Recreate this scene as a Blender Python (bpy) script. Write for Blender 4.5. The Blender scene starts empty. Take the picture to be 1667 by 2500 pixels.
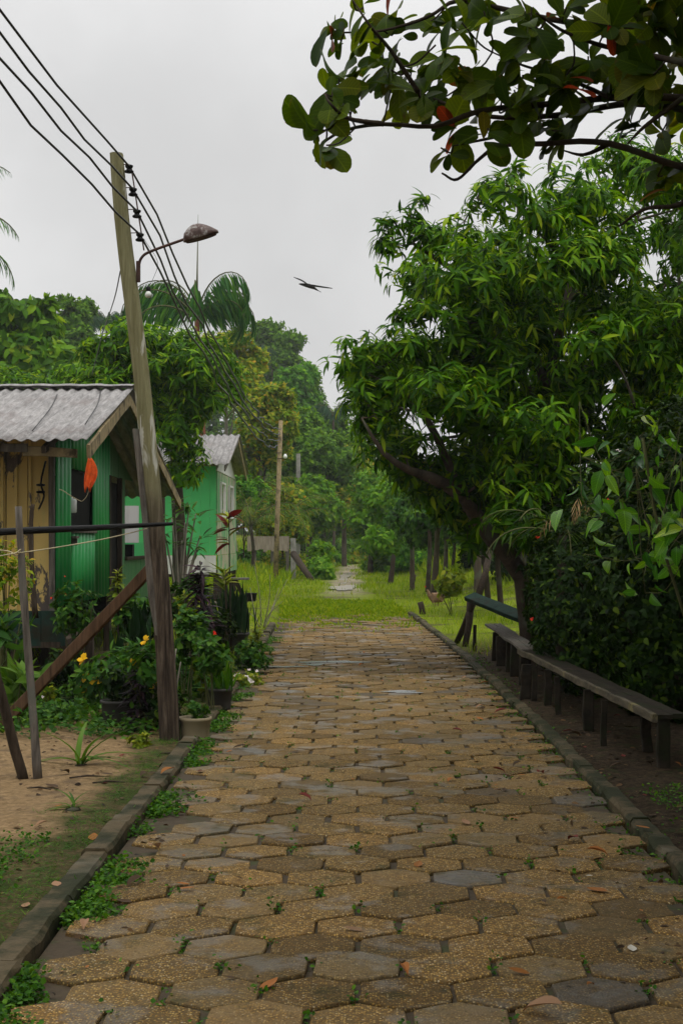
SKY_LOW, SKY_UP, SUN, HAZE = 6.9, 13.5, 1.5, 0.0005
import bpy, math, random
import numpy as np
from mathutils import Vector, Matrix, Euler
rnd = random.Random(11); rng = np.random.default_rng(11)
S = bpy.context.scene; COL = S.collection
H, F, VX, VY = 1.55, 3400.0, 820.0, 1240.0        # eye height and the lens: used to lay out real distances

def P(px, py, d): return Vector(((px-VX)/F*d, d, H+(VY-py)/F*d))
def X(px, d): return (px-VX)/F*d
def Z(py, d): return H+(VY-py)/F*d
def sm(a, b, v):
    t = np.clip((v-a)/(b-a), 0, 1); return t*t*(3-2*t)
def cx(y): return -0.0008*np.clip(y-8, 0, 40)**2
def ground(x, y):
    x = np.asarray(x, float); y = np.asarray(y, float)
    far = sm(26, 58, y)
    h = far*(sm(1.3, 5.0, x)*1.35 + sm(2.2, 6, -x)*0.45)
    h = h + sm(90, 170, y)*2.0
    h = h + 0.03*np.sin(x*2.1+1)*np.sin(y*1.3)*sm(1.5, 2.2, np.abs(x-0.13)) + 0.06*np.sin(x*.7)*np.sin(y*.4+2)*far
    inside = 1-sm(1.30, 1.52, np.abs(x-0.13-cx(y)))
    return h + 0.015 - inside*0.085*(1-sm(33, 36, y))
def gz(x, y): return float(ground(x, y))

# ---------------------------------------------------------------- objects
def props(o, label=None, cat=None, group=None, kind=None):
    if label: o['label'] = label
    if cat: o['category'] = cat
    if group: o['group'] = group
    if kind: o['kind'] = kind
    return o
def thing(name, label, cat, loc=(0, 0, 0), group=None, rz=0):
    o = bpy.data.objects.new(name, None); COL.objects.link(o)
    o.location = loc; o.rotation_euler = (0, 0, rz); o.empty_display_size = .1
    return props(o, label, cat, group)
def link(name, me, mat, parent=None, smooth=False):
    o = bpy.data.objects.new(name, me); COL.objects.link(o)
    if mat: me.materials.append(mat)
    if smooth: me.polygons.foreach_set('use_smooth', [True]*len(me.polygons))
    if parent is not None:
        o.parent = parent
        # parts are modelled in world space: undo the parent's own placement
        M = Matrix.Translation(parent.location) @ Euler(parent.rotation_euler).to_matrix().to_4x4() if parent.type == 'EMPTY' else Matrix()
        if parent.type != 'EMPTY': M = Matrix()
        o.matrix_parent_inverse = M.inverted()
    return o
class MB:
    def __init__(s): s.v = []; s.f = []
    def add(s, V, Fc):
        k = len(s.v); s.v += [tuple(p) for p in V]; s.f += [tuple(i+k for i in f) for f in Fc]; return s
    def box(s, c, size, rot=(0, 0, 0)):
        M = Euler(rot).to_matrix(); c = Vector(c); h = [q/2 for q in size]
        V = [c + M @ Vector((a*h[0], b*h[1], e*h[2])) for e in (-1, 1) for b in (-1, 1) for a in (-1, 1)]
        return s.add(V, [(0, 2, 3, 1), (4, 5, 7, 6), (0, 1, 5, 4), (1, 3, 7, 5), (3, 2, 6, 7), (2, 0, 4, 6)])
    def beam(s, a, b, w, t, up=(0, 0, 1), n=1, wob=0.0):
        """rectangular bar from a to b, w across, t along up; n pieces long with a little wobble"""
        a, b = Vector(a), Vector(b); d = (b-a).normalized(); u = Vector(up); u = (u-d*u.dot(d)).normalized(); r = d.cross(u)
        V = []; Fc = []
        for i in range(n+1):
            p = a.lerp(b, i/n) + (r*rnd.uniform(-wob, wob)+u*rnd.uniform(-wob, wob) if wob else Vector())
            k = 1+(rnd.uniform(-.08, .08) if wob else 0)
            c = min(w, t)*.12
            for (x, y) in ((-w/2+c, -t/2), (w/2-c, -t/2), (w/2, -t/2+c), (w/2, t/2-c), (w/2-c, t/2), (-w/2+c, t/2), (-w/2, t/2-c), (-w/2, -t/2+c)):
                V.append(p + r*x*k + u*y*k)
            if i:
                o = (i-1)*8
                Fc += [(o+j, o+(j+1) % 8, o+8+(j+1) % 8, o+8+j) for j in range(8)]
        Fc += [tuple(range(7, -1, -1)), tuple(n*8+j for j in range(8))]
        return s.add(V, Fc)
    def tube(s, pts, rad, sides=8, cap=True, irr=0.0):
        pts = [Vector(p) for p in pts]; n = len(pts)
        if not hasattr(rad, '__len__'): rad = [rad]*n
        up = Vector((0.31, 0.17, 1)).normalized(); V = []; Fc = []
        prev = None
        for i, p in enumerate(pts):
            d = (pts[min(i+1, n-1)]-pts[max(i-1, 0)])
            d = d.normalized() if d.length > 1e-9 else Vector((0, 0, 1))
            if prev is None:
                a = d.cross(Vector((1, 0, 0)) if abs(d.x) < .8 else Vector((0, 1, 0))).normalized()
            else:
                a = (prev - d*prev.dot(d)).normalized()
            prev = a; b = d.cross(a)
            for j in range(sides):
                q = 2*math.pi*j/sides; k = rad[i]*(1+(rnd.uniform(-irr, irr) if irr else 0))
                V.append(p + (a*math.cos(q)+b*math.sin(q))*k)
            if i:
                o = (i-1)*sides
                Fc += [(o+j, o+(j+1) % sides, o+sides+(j+1) % sides, o+sides+j) for j in range(sides)]
        if cap: Fc += [tuple(range(sides-1, -1, -1)), tuple((n-1)*sides+j for j in range(sides))]
        return s.add(V, Fc)
    def lathe(s, c, prof, sides=20):
        c = Vector(c); V = []; Fc = []
        for i, (r, z) in enumerate(prof):
            for j in range(sides):
                q = 2*math.pi*j/sides; V.append(c+Vector((r*math.cos(q), r*math.sin(q), z)))
            if i:
                o = (i-1)*sides; Fc += [(o+j, o+(j+1) % sides, o+sides+(j+1) % sides, o+sides+j) for j in range(sides)]
        Fc += [tuple(range(sides-1, -1, -1))]
        if prof[-1][0] > 1e-4: Fc += [tuple((len(prof)-1)*sides+j for j in range(sides))]
        return s.add(V, Fc)
    def build(s, name, mat, parent=None, smooth=False):
        me = bpy.data.meshes.new(name); me.from_pydata(s.v, [], s.f); me.update()
        return link(name, me, mat, parent, smooth)
def mesh_np(name, V, T, mat, parent=None, smooth=False):
    me = bpy.data.meshes.new(name); n = len(T); k = T.shape[1]
    me.vertices.add(len(V)); me.vertices.foreach_set('co', np.ascontiguousarray(V, dtype=np.float32).ravel())
    me.loops.add(n*k); me.loops.foreach_set('vertex_index', np.ascontiguousarray(T, dtype=np.int32).ravel())
    me.polygons.add(n); me.polygons.foreach_set('loop_start', np.arange(0, n*k, k, dtype=np.int32))
    me.update(calc_edges=True)
    return link(name, me, mat, parent, smooth)
def bez(pts, n=16):
    """smooth curve through points (Catmull-Rom)"""
    p = [Vector(q) for q in pts]; p = [p[0]*2-p[1]]+p+[p[-1]*2-p[-2]]; out = []
    seg = len(p)-3; m = max(2, n//seg)
    for i in range(seg):
        a, b, c, d = p[i:i+4]
        for j in range(m):
            t = j/m
            out.append(.5*((2*b)+(c-a)*t+(2*a-5*b+4*c-d)*t*t+(3*b-a-3*c+d)*t**3))
    return out+[p[-2]]

# ---------------------------------------------------------------- leaves
def leaf_t(rows, wf, fold=.12, droop=.2, curl=0.0, ts=None):
    V = [(0, 0, 0)]; Fc = []; ts = ts or [i/rows for i in range(rows+1)]; rows = len(ts)-1
    for t in ts[1:-1]:
        w = wf(t)/2; z = -droop*t*t
        V += [(t, -w, z+fold*w), (t, 0, z), (t, w, z+fold*w)]
    V.append((1, 0, -droop*(1+curl)))
    e = len(V)-1
    Fc += [(0, 1, 2), (0, 2, 3)]
    for i in range(rows-2):
        o = 1+3*i
        Fc += [(o, o+3, o+4), (o, o+4, o+1), (o+1, o+4, o+5), (o+1, o+5, o+2)]
    o = 1+3*(rows-2); Fc += [(o, e, o+1), (o+1, e, o+2)]
    return np.array(V, float), np.array(Fc, int)
L_MANGO = leaf_t(4, lambda t: .225*math.sin(math.pi*t**.9)**.8, .3, .38)
L_OBOV = leaf_t(8, lambda t: .6*(math.sin(math.pi*min(1, t**1.75*.95+.01))**.6), .22, .34, 0, [0, .18, .36, .54, .7, .82, .91, .965, 1])
L_OVAL = leaf_t(5, lambda t: .48*math.sin(math.pi*t**.8)**.75, .2, .3)
L_SMALL = leaf_t(2, lambda t: .55, .25, .2)
L_ROUND = leaf_t(3, lambda t: .75*math.sin(math.pi*t)**.5, .2, .15)
L_STRAP = leaf_t(7, lambda t: .075*(1-t**2.5)+.012, .5, .9)
L_BLADE = leaf_t(4, lambda t: .11*math.sin(math.pi*(t*.75+.2)), .3, .05)
L_LEAFLET = leaf_t(3, lambda t: .085*(1-t*.5), .3, .22)
L_GRASS = (np.array([(0, -.035, 0), (0, .035, 0), (.55, -.025, -.05), (.55, .025, -.05), (1, 0, -.3)], float), np.array([(0, 1, 3), (0, 3, 2), (2, 3, 4)], int))
def leaf_coords(o, tpl):
    """remember where on its leaf every vertex lies, for the veins"""
    a = o.data.attributes.new('leaf', 'FLOAT_VECTOR', 'POINT'); n = len(o.data.vertices)//len(tpl[0])
    a.data.foreach_set('vector', np.tile(tpl[0], (n, 1)).astype(np.float32).ravel()); return o
def nrm(a): return a/np.maximum(np.linalg.norm(a, axis=-1, keepdims=True), 1e-9)
def place(tpl, pos, d, n, L, wk=None):
    """copies of a leaf: pos (N,3), direction d, upper side n, length L (N,), width factor"""
    V, T = tpl; d = nrm(d); s = nrm(np.cross(n, d)); u = np.cross(d, s); N = len(pos)
    wk = np.ones(N) if wk is None else wk
    W = pos[:, None, :] + L[:, None, None]*(V[None, :, 0:1]*d[:, None, :] + V[None, :, 1:2]*wk[:, None, None]*s[:, None, :] + V[None, :, 2:3]*u[:, None, :])
    return W.reshape(-1, 3), (T[None]+np.arange(N)[:, None, None]*len(V)).reshape(-1, 3)
def join(*parts):
    Vs, Ts, k = [], [], 0
    for V, T in parts: Vs.append(V); Ts.append(T+k); k += len(V)
    return np.concatenate(Vs), np.concatenate(Ts)
def rosette(tpl, c, ax, k, L, th=(35, 100), grav=.25, jit=.03, Lv=.3):
    """k leaves round each twig end c with axis ax"""
    N = len(c); c = np.repeat(c, k, 0); a = nrm(np.repeat(ax, k, 0)); M = N*k
    ref = nrm(rng.normal(size=(M, 3))); r = nrm(ref-a*np.sum(ref*a, 1, keepdims=True))
    t = np.radians(rng.uniform(th[0], th[1], M))[:, None]
    d = a*np.cos(t)+r*np.sin(t); d[:, 2] -= grav
    n = a*np.sin(t)-r*np.cos(t)+rng.normal(size=(M, 3))*.25 + np.array([0, 0, .25])
    Ls = L*(1+rng.uniform(-Lv, Lv, M))
    p = c + rng.normal(size=(M, 3))*jit - a*rng.uniform(0, .5, M)[:, None]*L
    return place(tpl, p, d, n, Ls, rng.uniform(.8, 1.2, M))
def blob_pts(blobs, n, shell=.45, clump=9, spread=.2):
    w = np.array([(b[1][0]*b[1][1]*b[1][2])**.66*(b[2] if len(b) > 2 else 1) for b in blobs]); w = w/w.sum()
    ps, os = [], []
    for b, q in zip(blobs, w):
        m = max(4, int(n*q)); c = np.array(b[0]); r = np.array(b[1]); nc = max(3, m//clump)
        dr = nrm(rng.normal(size=(nc, 3))); rad = (shell+(1-shell)*rng.random(nc)**.7)*rng.uniform(.8, 1.12, nc)
        cc = dr*rad[:, None]; idx = rng.integers(0, nc, m)
        u = cc[idx]+rng.normal(size=(m, 3))*spread
        un = np.linalg.norm(u, axis=1, keepdims=True); u = u*np.minimum(1, 1.12/un)
        ps.append(c+u*r); os.append(nrm(u*r/np.mean(r)**1)+np.array([0, 0, .45]))
    return np.concatenate(ps), nrm(np.concatenate(os))
def B(px, py, d, rx, rz, ry=None, w=1.0):
    c = P(px, py, d); k = d/F
    return (tuple(c), (rx*k, ry if ry else rx*k, rz*k), w)
def limbs(mb, trunk, r0, r1, blobs, pts=None, ntw=0, start=.45, sides=7):
    tp = bez(trunk, 12); n = len(tp)
    mb.tube(tp, [r0+(r1-r0)*(i/(n-1))**.8 for i in range(n)], sides+2, irr=.07)
    mb_nodes = []
    for b in blobs:
        c = Vector(b[0]); k = int((n-1)*rnd.uniform(start, .95)); s = tp[k]
        rr = (r0+(r1-r0)*(k/(n-1)))*.45
        m = s.lerp(c, .5)+Vector((rnd.uniform(-.16, .16), rnd.uniform(-.16, .16), rnd.uniform(-.05, .18)))*(c-s).length
        e = c+Vector((rnd.uniform(-.3, .3)*b[1][0], 0, .35*b[1][2]))
        q = bez([s, m, c, e], 12); mb.tube(q, [rr*(1-.8*i/(len(q)-1))+.004 for i in range(len(q))], sides-1, irr=.06)
        mb_nodes += q[4:]
    if pts is not None and ntw and mb_nodes:
        A = np.array([tuple(q) for q in mb_nodes])
        for i in rng.choice(len(pts), min(ntw, len(pts)), replace=False):
            p = pts[i]; j = int(np.argmin(np.sum((A-p)**2, 1))); s = mb_nodes[j]; p = Vector(p)
            L = (p-s).length
            if L < .05: continue
            m = s.lerp(p, .55)+Vector((rnd.uniform(-.12, .12), rnd.uniform(-.12, .12), -.06))*L
            tk = min(.014, .003+L*.006)
            mb.tube([s, m, p], [tk, tk*.7, tk*.35], 4, cap=False)
    return mb
def tree(name, label, cat, trunk, r0, r1, blobs, nros, k, tpl, L, leafmat, barkmat, group=None, th=(35, 100), grav=.25,
         ntw=60, start=.45, shell=.45, spread=.2, clump=9, jit=.03):
    t = thing(name, label, cat, trunk[0], group)
    pts, od = blob_pts(blobs, nros, shell, clump, spread)
    limbs(MB(), trunk, r0, r1, blobs, pts, ntw, start).build('trunk', barkmat, t, True)
    V, T = rosette(tpl, pts, od, k, L, th, grav, jit)
    mesh_np('crown', V, T, leafmat, t)
    return t
def clumps(poly, n, d, dd, r, flat=.72, mind=0):
    """n leafy clumps spread through an irregular crown outline at distance d, dd deep"""
    xs = [p[0] for p in poly]; ys = [p[1] for p in poly]; out = []; px_ = []
    tries = 0
    while len(out) < n and tries < 20000:
        tries += 1
        x, y = rnd.uniform(min(xs), max(xs)), rnd.uniform(min(ys), max(ys)); ins = False
        for i in range(len(poly)):
            (x1, y1), (x2, y2) = poly[i], poly[i-1]
            if (y1 > y) != (y2 > y) and x < (x2-x1)*(y-y1)/(y2-y1)+x1: ins = not ins
        if not ins or any(abs(x-a)+abs(y-b) < mind for a, b in px_[-40:]): continue
        px_.append((x, y)); k = rnd.uniform(*r); out.append((tuple(P(x, y, d+rnd.uniform(-dd, dd))), (k, k, k*flat)))
    return out
def grow(mb, nodes, blobs, r0=.022):
    """join every clump to the nearest part of the growing limb system"""
    A = [Vector(q) for q in nodes]
    for b in sorted(blobs, key=lambda b: min((Vector(b[0])-q).length for q in A)):
        c = Vector(b[0]); s = min(A, key=lambda q: (q-c).length+max(0, q.z-c.z)*.8); L = (c-s).length
        if L < .05: continue
        m = s.lerp(c, .5)+Vector((rnd.uniform(-.14, .14), rnd.uniform(-.14, .14), rnd.uniform(-.1, .06)))*L
        q = bez([s, m, c], 8); rr = min(r0*1.6, r0*(.5+.5*L)); mb.tube(q, [rr*(1-.6*i/(len(q)-1)) for i in range(len(q))], 6, irr=.08); A += q[2:]
    return A
def sprigs(mb, nodes, pts, n):
    A = np.array([tuple(q) for q in nodes])
    for i in rng.choice(len(pts), min(n, len(pts)), replace=False):
        p = Vector(pts[i]); s = Vector(A[int(np.argmin(np.sum((A-pts[i])**2, 1)))]); L = (p-s).length
        if L < .04: continue
        mb.tube([s, s.lerp(p, .55)+Vector((rnd.uniform(-.12, .12), rnd.uniform(-.12, .12), -.08))*L, p], [.008, .006, .004], 4, cap=False)
def frond(base, az, el, L, tpl=L_LEAFLET, nl=34, ll=.55, droop=1.0, hang=.6, tipw=.35, seed=0):
    """palm frond: leaflet mesh arrays and rachis points"""
    pts = []; p = np.array(base, float); e = el; st = 16
    for i in range(st+1):
        pts.append(p.copy())
        p = p+np.array([math.cos(az)*math.cos(e), math.sin(az)*math.cos(e), math.sin(e)])*L/st
        e -= droop*(0.35+1.3*i/st)/st*1.6
    pts = np.array(pts); side = np.array([-math.sin(az), math.cos(az), 0])
    ps, ds, ns, Ls = [], [], [], []
    for j in range(nl):
        t = .14+.86*j/(nl-1); f = t*st; i = min(int(f), st-1); q = pts[i]+(pts[i+1]-pts[i])*(f-i); tg = nrm(pts[i+1]-pts[i])
        for sgn in (-1, 1):
            d = side*sgn*(1-hang)+np.array([0, 0, -1])*hang+tg*(.35+.5*t)+rng.normal(size=3)*.13
            ps.append(q); ds.append(d); ns.append(np.cross(tg, side)*1.0+side*sgn*.4+rng.normal(size=3)*.15)
            Ls.append(ll*(math.sin(math.pi*(t*.86+.1))**.6*(1-tipw*t))*rng.uniform(.66, 1.15))
    return place(tpl, np.array(ps), np.array(ds), np.array(ns), np.array(Ls)), [Vector(q) for q in pts]
# ---------------------------------------------------------------- materials
def newmat(name):
    m = bpy.data.materials.new(name); m.use_nodes = True; nt = m.node_tree; nt.nodes.clear()
    out = nt.nodes.new('ShaderNodeOutputMaterial'); return m, nt, out
class NT:
    def __init__(s, nt): s.nt = nt
    def n(s, t, **k):
        o = s.nt.nodes.new(t)
        for a, b in k.items():
            if a[0] == '_': o.inputs[a[1:].replace('_', ' ')].default_value = b
            else: setattr(o, a, b)
        return o
    def l(s, a, b): s.nt.links.new(a, b)
    def coord(s, which='Object', scale=(1, 1, 1)):
        c = s.n('ShaderNodeTexCoord'); m = s.n('ShaderNodeMapping'); m.inputs['Scale'].default_value = scale
        s.l(c.outputs[which], m.inputs[0]); return m.outputs[0]
    def pos(s, scale=(1, 1, 1)):
        c = s.n('ShaderNodeNewGeometry'); m = s.n('ShaderNodeMapping'); m.inputs['Scale'].default_value = scale
        s.l(c.outputs['Position'], m.inputs[0]); return m.outputs[0]
    def noise(s, vec, sc, det=5, rough=.6, dist=0.0):
        o = s.n('ShaderNodeTexNoise'); o.inputs['Scale'].default_value = sc; o.inputs['Detail'].default_value = det
        o.inputs['Roughness'].default_value = rough; o.inputs['Distortion'].default_value = dist; s.l(vec, o.inputs['Vector']); return o.outputs['Fac']
    def ramp(s, fac, stops, interp='LINEAR'):
        r = s.n('ShaderNodeValToRGB'); cr = r.color_ramp; cr.interpolation = interp
        while len(cr.elements) < len(stops): cr.elements.new(.5)
        for e, (p, c) in zip(cr.elements, stops): e.position = p; e.color = (*c, 1) if len(c) == 3 else c
        s.l(fac, r.inputs[0]); return r.outputs[0]
    def fr(s, fac, a, b, c=0.0, d=1.0):
        m = s.n('ShaderNodeMapRange'); m.inputs[1].default_value = a; m.inputs[2].default_value = b; m.inputs[3].default_value = c; m.inputs[4].default_value = d
        m.interpolation_type = 'SMOOTHSTEP'; s.l(fac, m.inputs[0]); return m.outputs[0]
    def math(s, op, a, b=None):
        m = s.n('ShaderNodeMath', operation=op)
        for i, q in enumerate((a, b)):
            if q is None: continue
            if isinstance(q, (int, float)): m.inputs[i].default_value = q
            else: s.l(q, m.inputs[i])
        return m.outputs[0]
    def mix(s, fac, a, b, mode='MIX'):
        m = s.n('ShaderNodeMix', data_type='RGBA', blend_type=mode)
        for i, q in ((0, fac), (6, a), (7, b)):
            if isinstance(q, (int, float)): m.inputs[i].default_value = q
            elif isinstance(q, tuple): m.inputs[i].default_value = (*q, 1)
            else: s.l(q, m.inputs[i])
        return m.outputs[2]
    def bump(s, h, st=.3, dist=.01):
        b = s.n('ShaderNodeBump'); b.inputs['Strength'].default_value = st; b.inputs['Distance'].default_value = dist; s.l(h, b.inputs['Height']); return b.outputs[0]
    def bsdf(s, out, col, rough=.7, bump=None, spec=.4, metal=0.0):
        p = s.n('ShaderNodeBsdfPrincipled'); p.inputs['Specular IOR Level'].default_value = spec; p.inputs['Metallic'].default_value = metal
        if isinstance(col, tuple): p.inputs['Base Color'].default_value = (*col, 1)
        else: s.l(col, p.inputs['Base Color'])
        if isinstance(rough, (int, float)): p.inputs['Roughness'].default_value = rough
        else: s.l(rough, p.inputs['Roughness'])
        if bump is not None: s.l(bump, p.inputs['Normal'])
        if out is not None: s.l(p.outputs[0], out.inputs[0])
        return p
def leafmat(name, stops, trans=.35, rough=.38, tint=(1.6, 1.4, .4), spec=.06, veins=0.0):
    m, nt, out = newmat(name); k = NT(nt)
    g = k.n('ShaderNodeNewGeometry'); c0 = k.ramp(g.outputs['Random Per Island'], stops)
    nz = k.noise(k.pos(), 1.1, 2); c = k.mix(k.fr(nz, .35, .68, .0, .5), c0, k.mix(1.0, c0, (.6, .72, .7), 'MULTIPLY'))
    if veins:
        at = k.n('ShaderNodeAttribute', attribute_name='leaf'); q = k.n('ShaderNodeSeparateXYZ'); k.l(at.outputs['Vector'], q.inputs[0])
        ay = k.math('ABSOLUTE', q.outputs[1]); mid = k.fr(ay, .008, .022, 1, 0)
        side = k.fr(k.math('SINE', k.math('MULTIPLY', k.math('SUBTRACT', q.outputs[0], k.math('MULTIPLY', ay, .9)), 58.0)), .8, 1.0)
        c = k.mix(k.math('MULTIPLY', k.math('MAXIMUM', mid, k.math('MULTIPLY', side, .55)), veins), c, k.mix(1.0, c, (2.1, 1.9, 1.8), 'MULTIPLY'))
        blem = k.noise(k.pos(), 24, 4, .7); c = k.mix(k.fr(blem, .62, .7, 0, .75), c, (.05, .03, .01))
        c = k.mix(k.fr(k.math('ADD', q.outputs[0], k.math('MULTIPLY', blem, .5)), 1.18, 1.32, 0, .6), c, (.14, .05, .015))
    p = k.bsdf(None, c, rough, spec=spec)
    t = k.n('ShaderNodeBsdfTranslucent'); k.l(k.mix(1.0, c, tint, 'MULTIPLY'), t.inputs[0])
    mx = k.n('ShaderNodeMixShader'); mx.inputs[0].default_value = trans; k.l(p.outputs[0], mx.inputs[1]); k.l(t.outputs[0], mx.inputs[2]); k.l(mx.outputs[0], out.inputs[0])
    return m
def barkmat(name, a, b, c=None, sc=6.0, bump=.6):
    m, nt, out = newmat(name); k = NT(nt); v = k.pos((1, 1, .35))
    n1 = k.noise(v, sc, 7, .7, .6); n2 = k.noise(k.pos(), 2.3, 3)
    col = k.ramp(n1, [(.3, a), (.68, b)])
    if c: col = k.mix(k.fr(n2, .52, .62), col, c)
    k.bsdf(out, col, .9, k.bump(n1, bump, .02), .08); return m
def woodmat(name, a, b, moss=None, axis=(6, 6, .6), rough=.8, sc=5.0, mossrange=(.5, .65)):
    m, nt, out = newmat(name); k = NT(nt); v = k.pos(axis)
    n1 = k.noise(v, sc, 6, .65, .4); n2 = k.noise(k.pos(), 3.2, 5, .7)
    col = k.ramp(n1, [(.28, a), (.7, b)])
    if moss: col = k.mix(k.fr(n2, *mossrange), col, moss)
    k.bsdf(out, col, rough, k.bump(n1, .6, .01), .1); return m
def paintmat(name, col, dirt, under, peel=(.6, .66), rough=.55, streak=.5, sc=2.5):
    """weathered paint: streaks of dirt and flaked patches"""
    m, nt, out = newmat(name); k = NT(nt)
    n1 = k.noise(k.pos((1, 1, .22)), 5.0, 6, .65, .3); n2 = k.noise(k.pos((1, 1, .5)), sc, 7, .72, .5); n3 = k.noise(k.pos(), .9, 2)
    c = k.mix(k.fr(n3, .35, .65), col, tuple(q*.78 for q in col))
    c = k.mix(k.fr(n1, .5, .72, 0, streak), c, dirt)
    c = k.mix(k.fr(n2, *peel), c, under)
    k.bsdf(out, c, rough, k.bump(n2, .15, .004), .35); return m
def plain(name, col, rough=.6, spec=.4, var=.25, sc=8.0, metal=0.0):
    m, nt, out = newmat(name); k = NT(nt); n = k.noise(k.pos(), sc, 5)
    k.bsdf(out, k.mix(k.fr(n, .35, .65), col, tuple(q*(1-var) for q in col)), rough, k.bump(n, .1, .003), spec, metal); return m

M = {}
M['mango'] = leafmat('mango_leaf', [(0, (.016, .055, .002)), (.4, (.042, .13, .003)), (.7, (.105, .25, .005)), (.92, (.2, .36, .008)), (1, (.32, .42, .012))], .42, .38)
M['mango_dark'] = leafmat('dark_mango_leaf', [(0, (.014, .042, .003)), (.6, (.034, .1, .005)), (1, (.085, .18, .008))], .35, .4)
M['almond'] = leafmat('almond_leaf', [(0, (.024, .055, .003)), (.5, (.055, .1, .004)), (.9, (.1, .15, .006)), (.965, (.12, .12, .008)), (.993, (.3, .035, .014)), (1, (.22, .04, .014))], .5, .36, veins=.8)
M['vine'] = leafmat('vine_leaf', [(0, (.02, .1, .012)), (.4, (.07, .22, .014)), (.8, (.16, .34, .016)), (1, (.3, .44, .02))], .4, .25, spec=.4, veins=.8)
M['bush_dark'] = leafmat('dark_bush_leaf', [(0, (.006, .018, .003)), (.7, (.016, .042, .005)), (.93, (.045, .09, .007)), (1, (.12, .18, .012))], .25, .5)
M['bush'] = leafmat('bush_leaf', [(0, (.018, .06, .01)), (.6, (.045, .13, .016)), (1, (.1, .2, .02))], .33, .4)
M['bush_yellow'] = leafmat('yellow_bush_leaf', [(0, (.09, .15, .012)), (.6, (.19, .25, .02)), (1, (.33, .34, .03))], .35, .4)
M['forest_a'] = leafmat('forest_leaf_mid', [(0, (.035, .12, .012)), (.6, (.085, .25, .018)), (1, (.18, .38, .026))], .38, .5)
M['forest_b'] = leafmat('forest_leaf_dark', [(0, (.028, .08, .008)), (.6, (.085, .2, .012)), (1, (.18, .33, .02))], .36, .5)
M['cecropia'] = leafmat('cecropia_leaf', [(0, (.03, .08, .008)), (.5, (.08, .2, .012)), (.85, (.18, .34, .016)), (1, (.3, .38, .02))], .38, .4)
M['forest_y'] = leafmat('forest_leaf_olive', [(0, (.07, .15, .01)), (.5, (.19, .3, .014)), (.85, (.36, .38, .02)), (1, (.44, .27, .025))], .4, .5)
M['forest_l'] = leafmat('forest_leaf_lime', [(0, (.055, .16, .008)), (.6, (.115, .27, .012)), (1, (.2, .34, .018))], .4, .45)
M['palm'] = leafmat('palm_leaf', [(0, (.022, .09, .02)), (.6, (.05, .17, .03)), (1, (.11, .26, .02))], .35, .4)
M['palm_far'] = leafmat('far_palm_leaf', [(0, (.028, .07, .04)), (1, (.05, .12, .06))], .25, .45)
M['palm_yellow'] = leafmat('low_palm_leaf', [(0, (.05, .12, .012)), (.7, (.1, .18, .018)), (1, (.24, .2, .03))], .32, .4)
M['straw'] = leafmat('dry_leaf', [(0, (.22, .13, .06)), (1, (.4, .27, .13))], .2, .7, (1.1, 1, .8))
M['sanse'] = leafmat('snake_plant_leaf', [(0, (.008, .022, .009)), (.7, (.016, .045, .014)), (1, (.05, .09, .02))], .1, .4)
M['purple'] = leafmat('purple_leaf', [(0, (.012, .007, .011)), (.7, (.026, .014, .02)), (1, (.06, .03, .035))], .15, .34, (1.3, .8, .9))
M['redleaf'] = leafmat('red_cordyline_leaf', [(0, (.09, .008, .01)), (.6, (.2, .018, .015)), (.64, (.2, .26, .012)), (1, (.36, .42, .02))], .3, .4, (1.3, 1, .6))
M['lily'] = leafmat('lily_leaf', [(0, (.03, .085, .008)), (1, (.1, .19, .02))], .3, .35)
M['weed'] = leafmat('weed_leaf', [(0, (.022, .07, .008)), (.6, (.05, .15, .012)), (1, (.11, .23, .018))], .32, .42)
M['grass'] = leafmat('grass_blade', [(0, (.1, .19, .004)), (.5, (.2, .31, .006)), (.9, (.3, .38, .008)), (1, (.36, .36, .03))], .45, .55, (1.35, 1.25, .5))
M['flower_y'] = leafmat('yellow_petal', [(0, (.75, .4, .01)), (1, (.85, .52, .02))], .3, .5, (1, 1, .8))
M['flower_r'] = leafmat('red_petal', [(0, (.6, .02, .012)), (1, (.75, .05, .02))], .3, .5, (1, 1, 1))
M['flower_w'] = leafmat('pale_petal', [(0, (.75, .6, .62)), (1, (.85, .8, .75))], .3, .5, (1, 1, 1))
M['bark'] = barkmat('grey_bark', (.035, .028, .02), (.13, .1, .075), (.1, .1, .07))
M['bark_dark'] = barkmat('dark_bark', (.018, .014, .01), (.07, .052, .036), (.06, .06, .04))
M['bark_pale'] = barkmat('pale_bark', (.14, .12, .095), (.32, .29, .24))
M['bark_red'] = barkmat('red_palm_bark', (.12, .045, .03), (.27, .1, .06))
M['stem'] = barkmat('green_stem', (.05, .06, .02), (.12, .12, .05))
M['pole'] = None
M['wood_dark'] = woodmat('dark_wet_wood', (.016, .012, .008), (.075, .055, .038))
M['wood_brown'] = woodmat('brown_timber', (.035, .02, .01), (.13, .075, .042))
M['wood_grey'] = woodmat('grey_weathered_wood', (.035, .03, .025), (.2, .175, .145), (.12, .12, .1))
M['bench'] = woodmat('mossy_bench_wood', (.007, .006, .004), (.04, .031, .021), (.02, .023, .01), (2, 2, 2))
M['bench_edge'] = woodmat('bench_board', (.03, .026, .018), (.13, .11, .075), (.19, .165, .075), (3, 1, 3), mossrange=(.56, .66))
M['plank_green'] = woodmat('green_painted_plank', (.008, .022, .017), (.02, .045, .033), (.022, .022, .014), (2, 2, 2))
M['cream'] = woodmat('cream_bargeboard', (.17, .13, .07), (.33, .26, .14), (.08, .065, .04), (2, 2, 2))
M['yellow'] = paintmat('peeling_yellow_paint', (.8, .58, .18), (.5, .5, .18), (.11, .085, .07), (.535, .575), .6, .75, 3.0)
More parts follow.
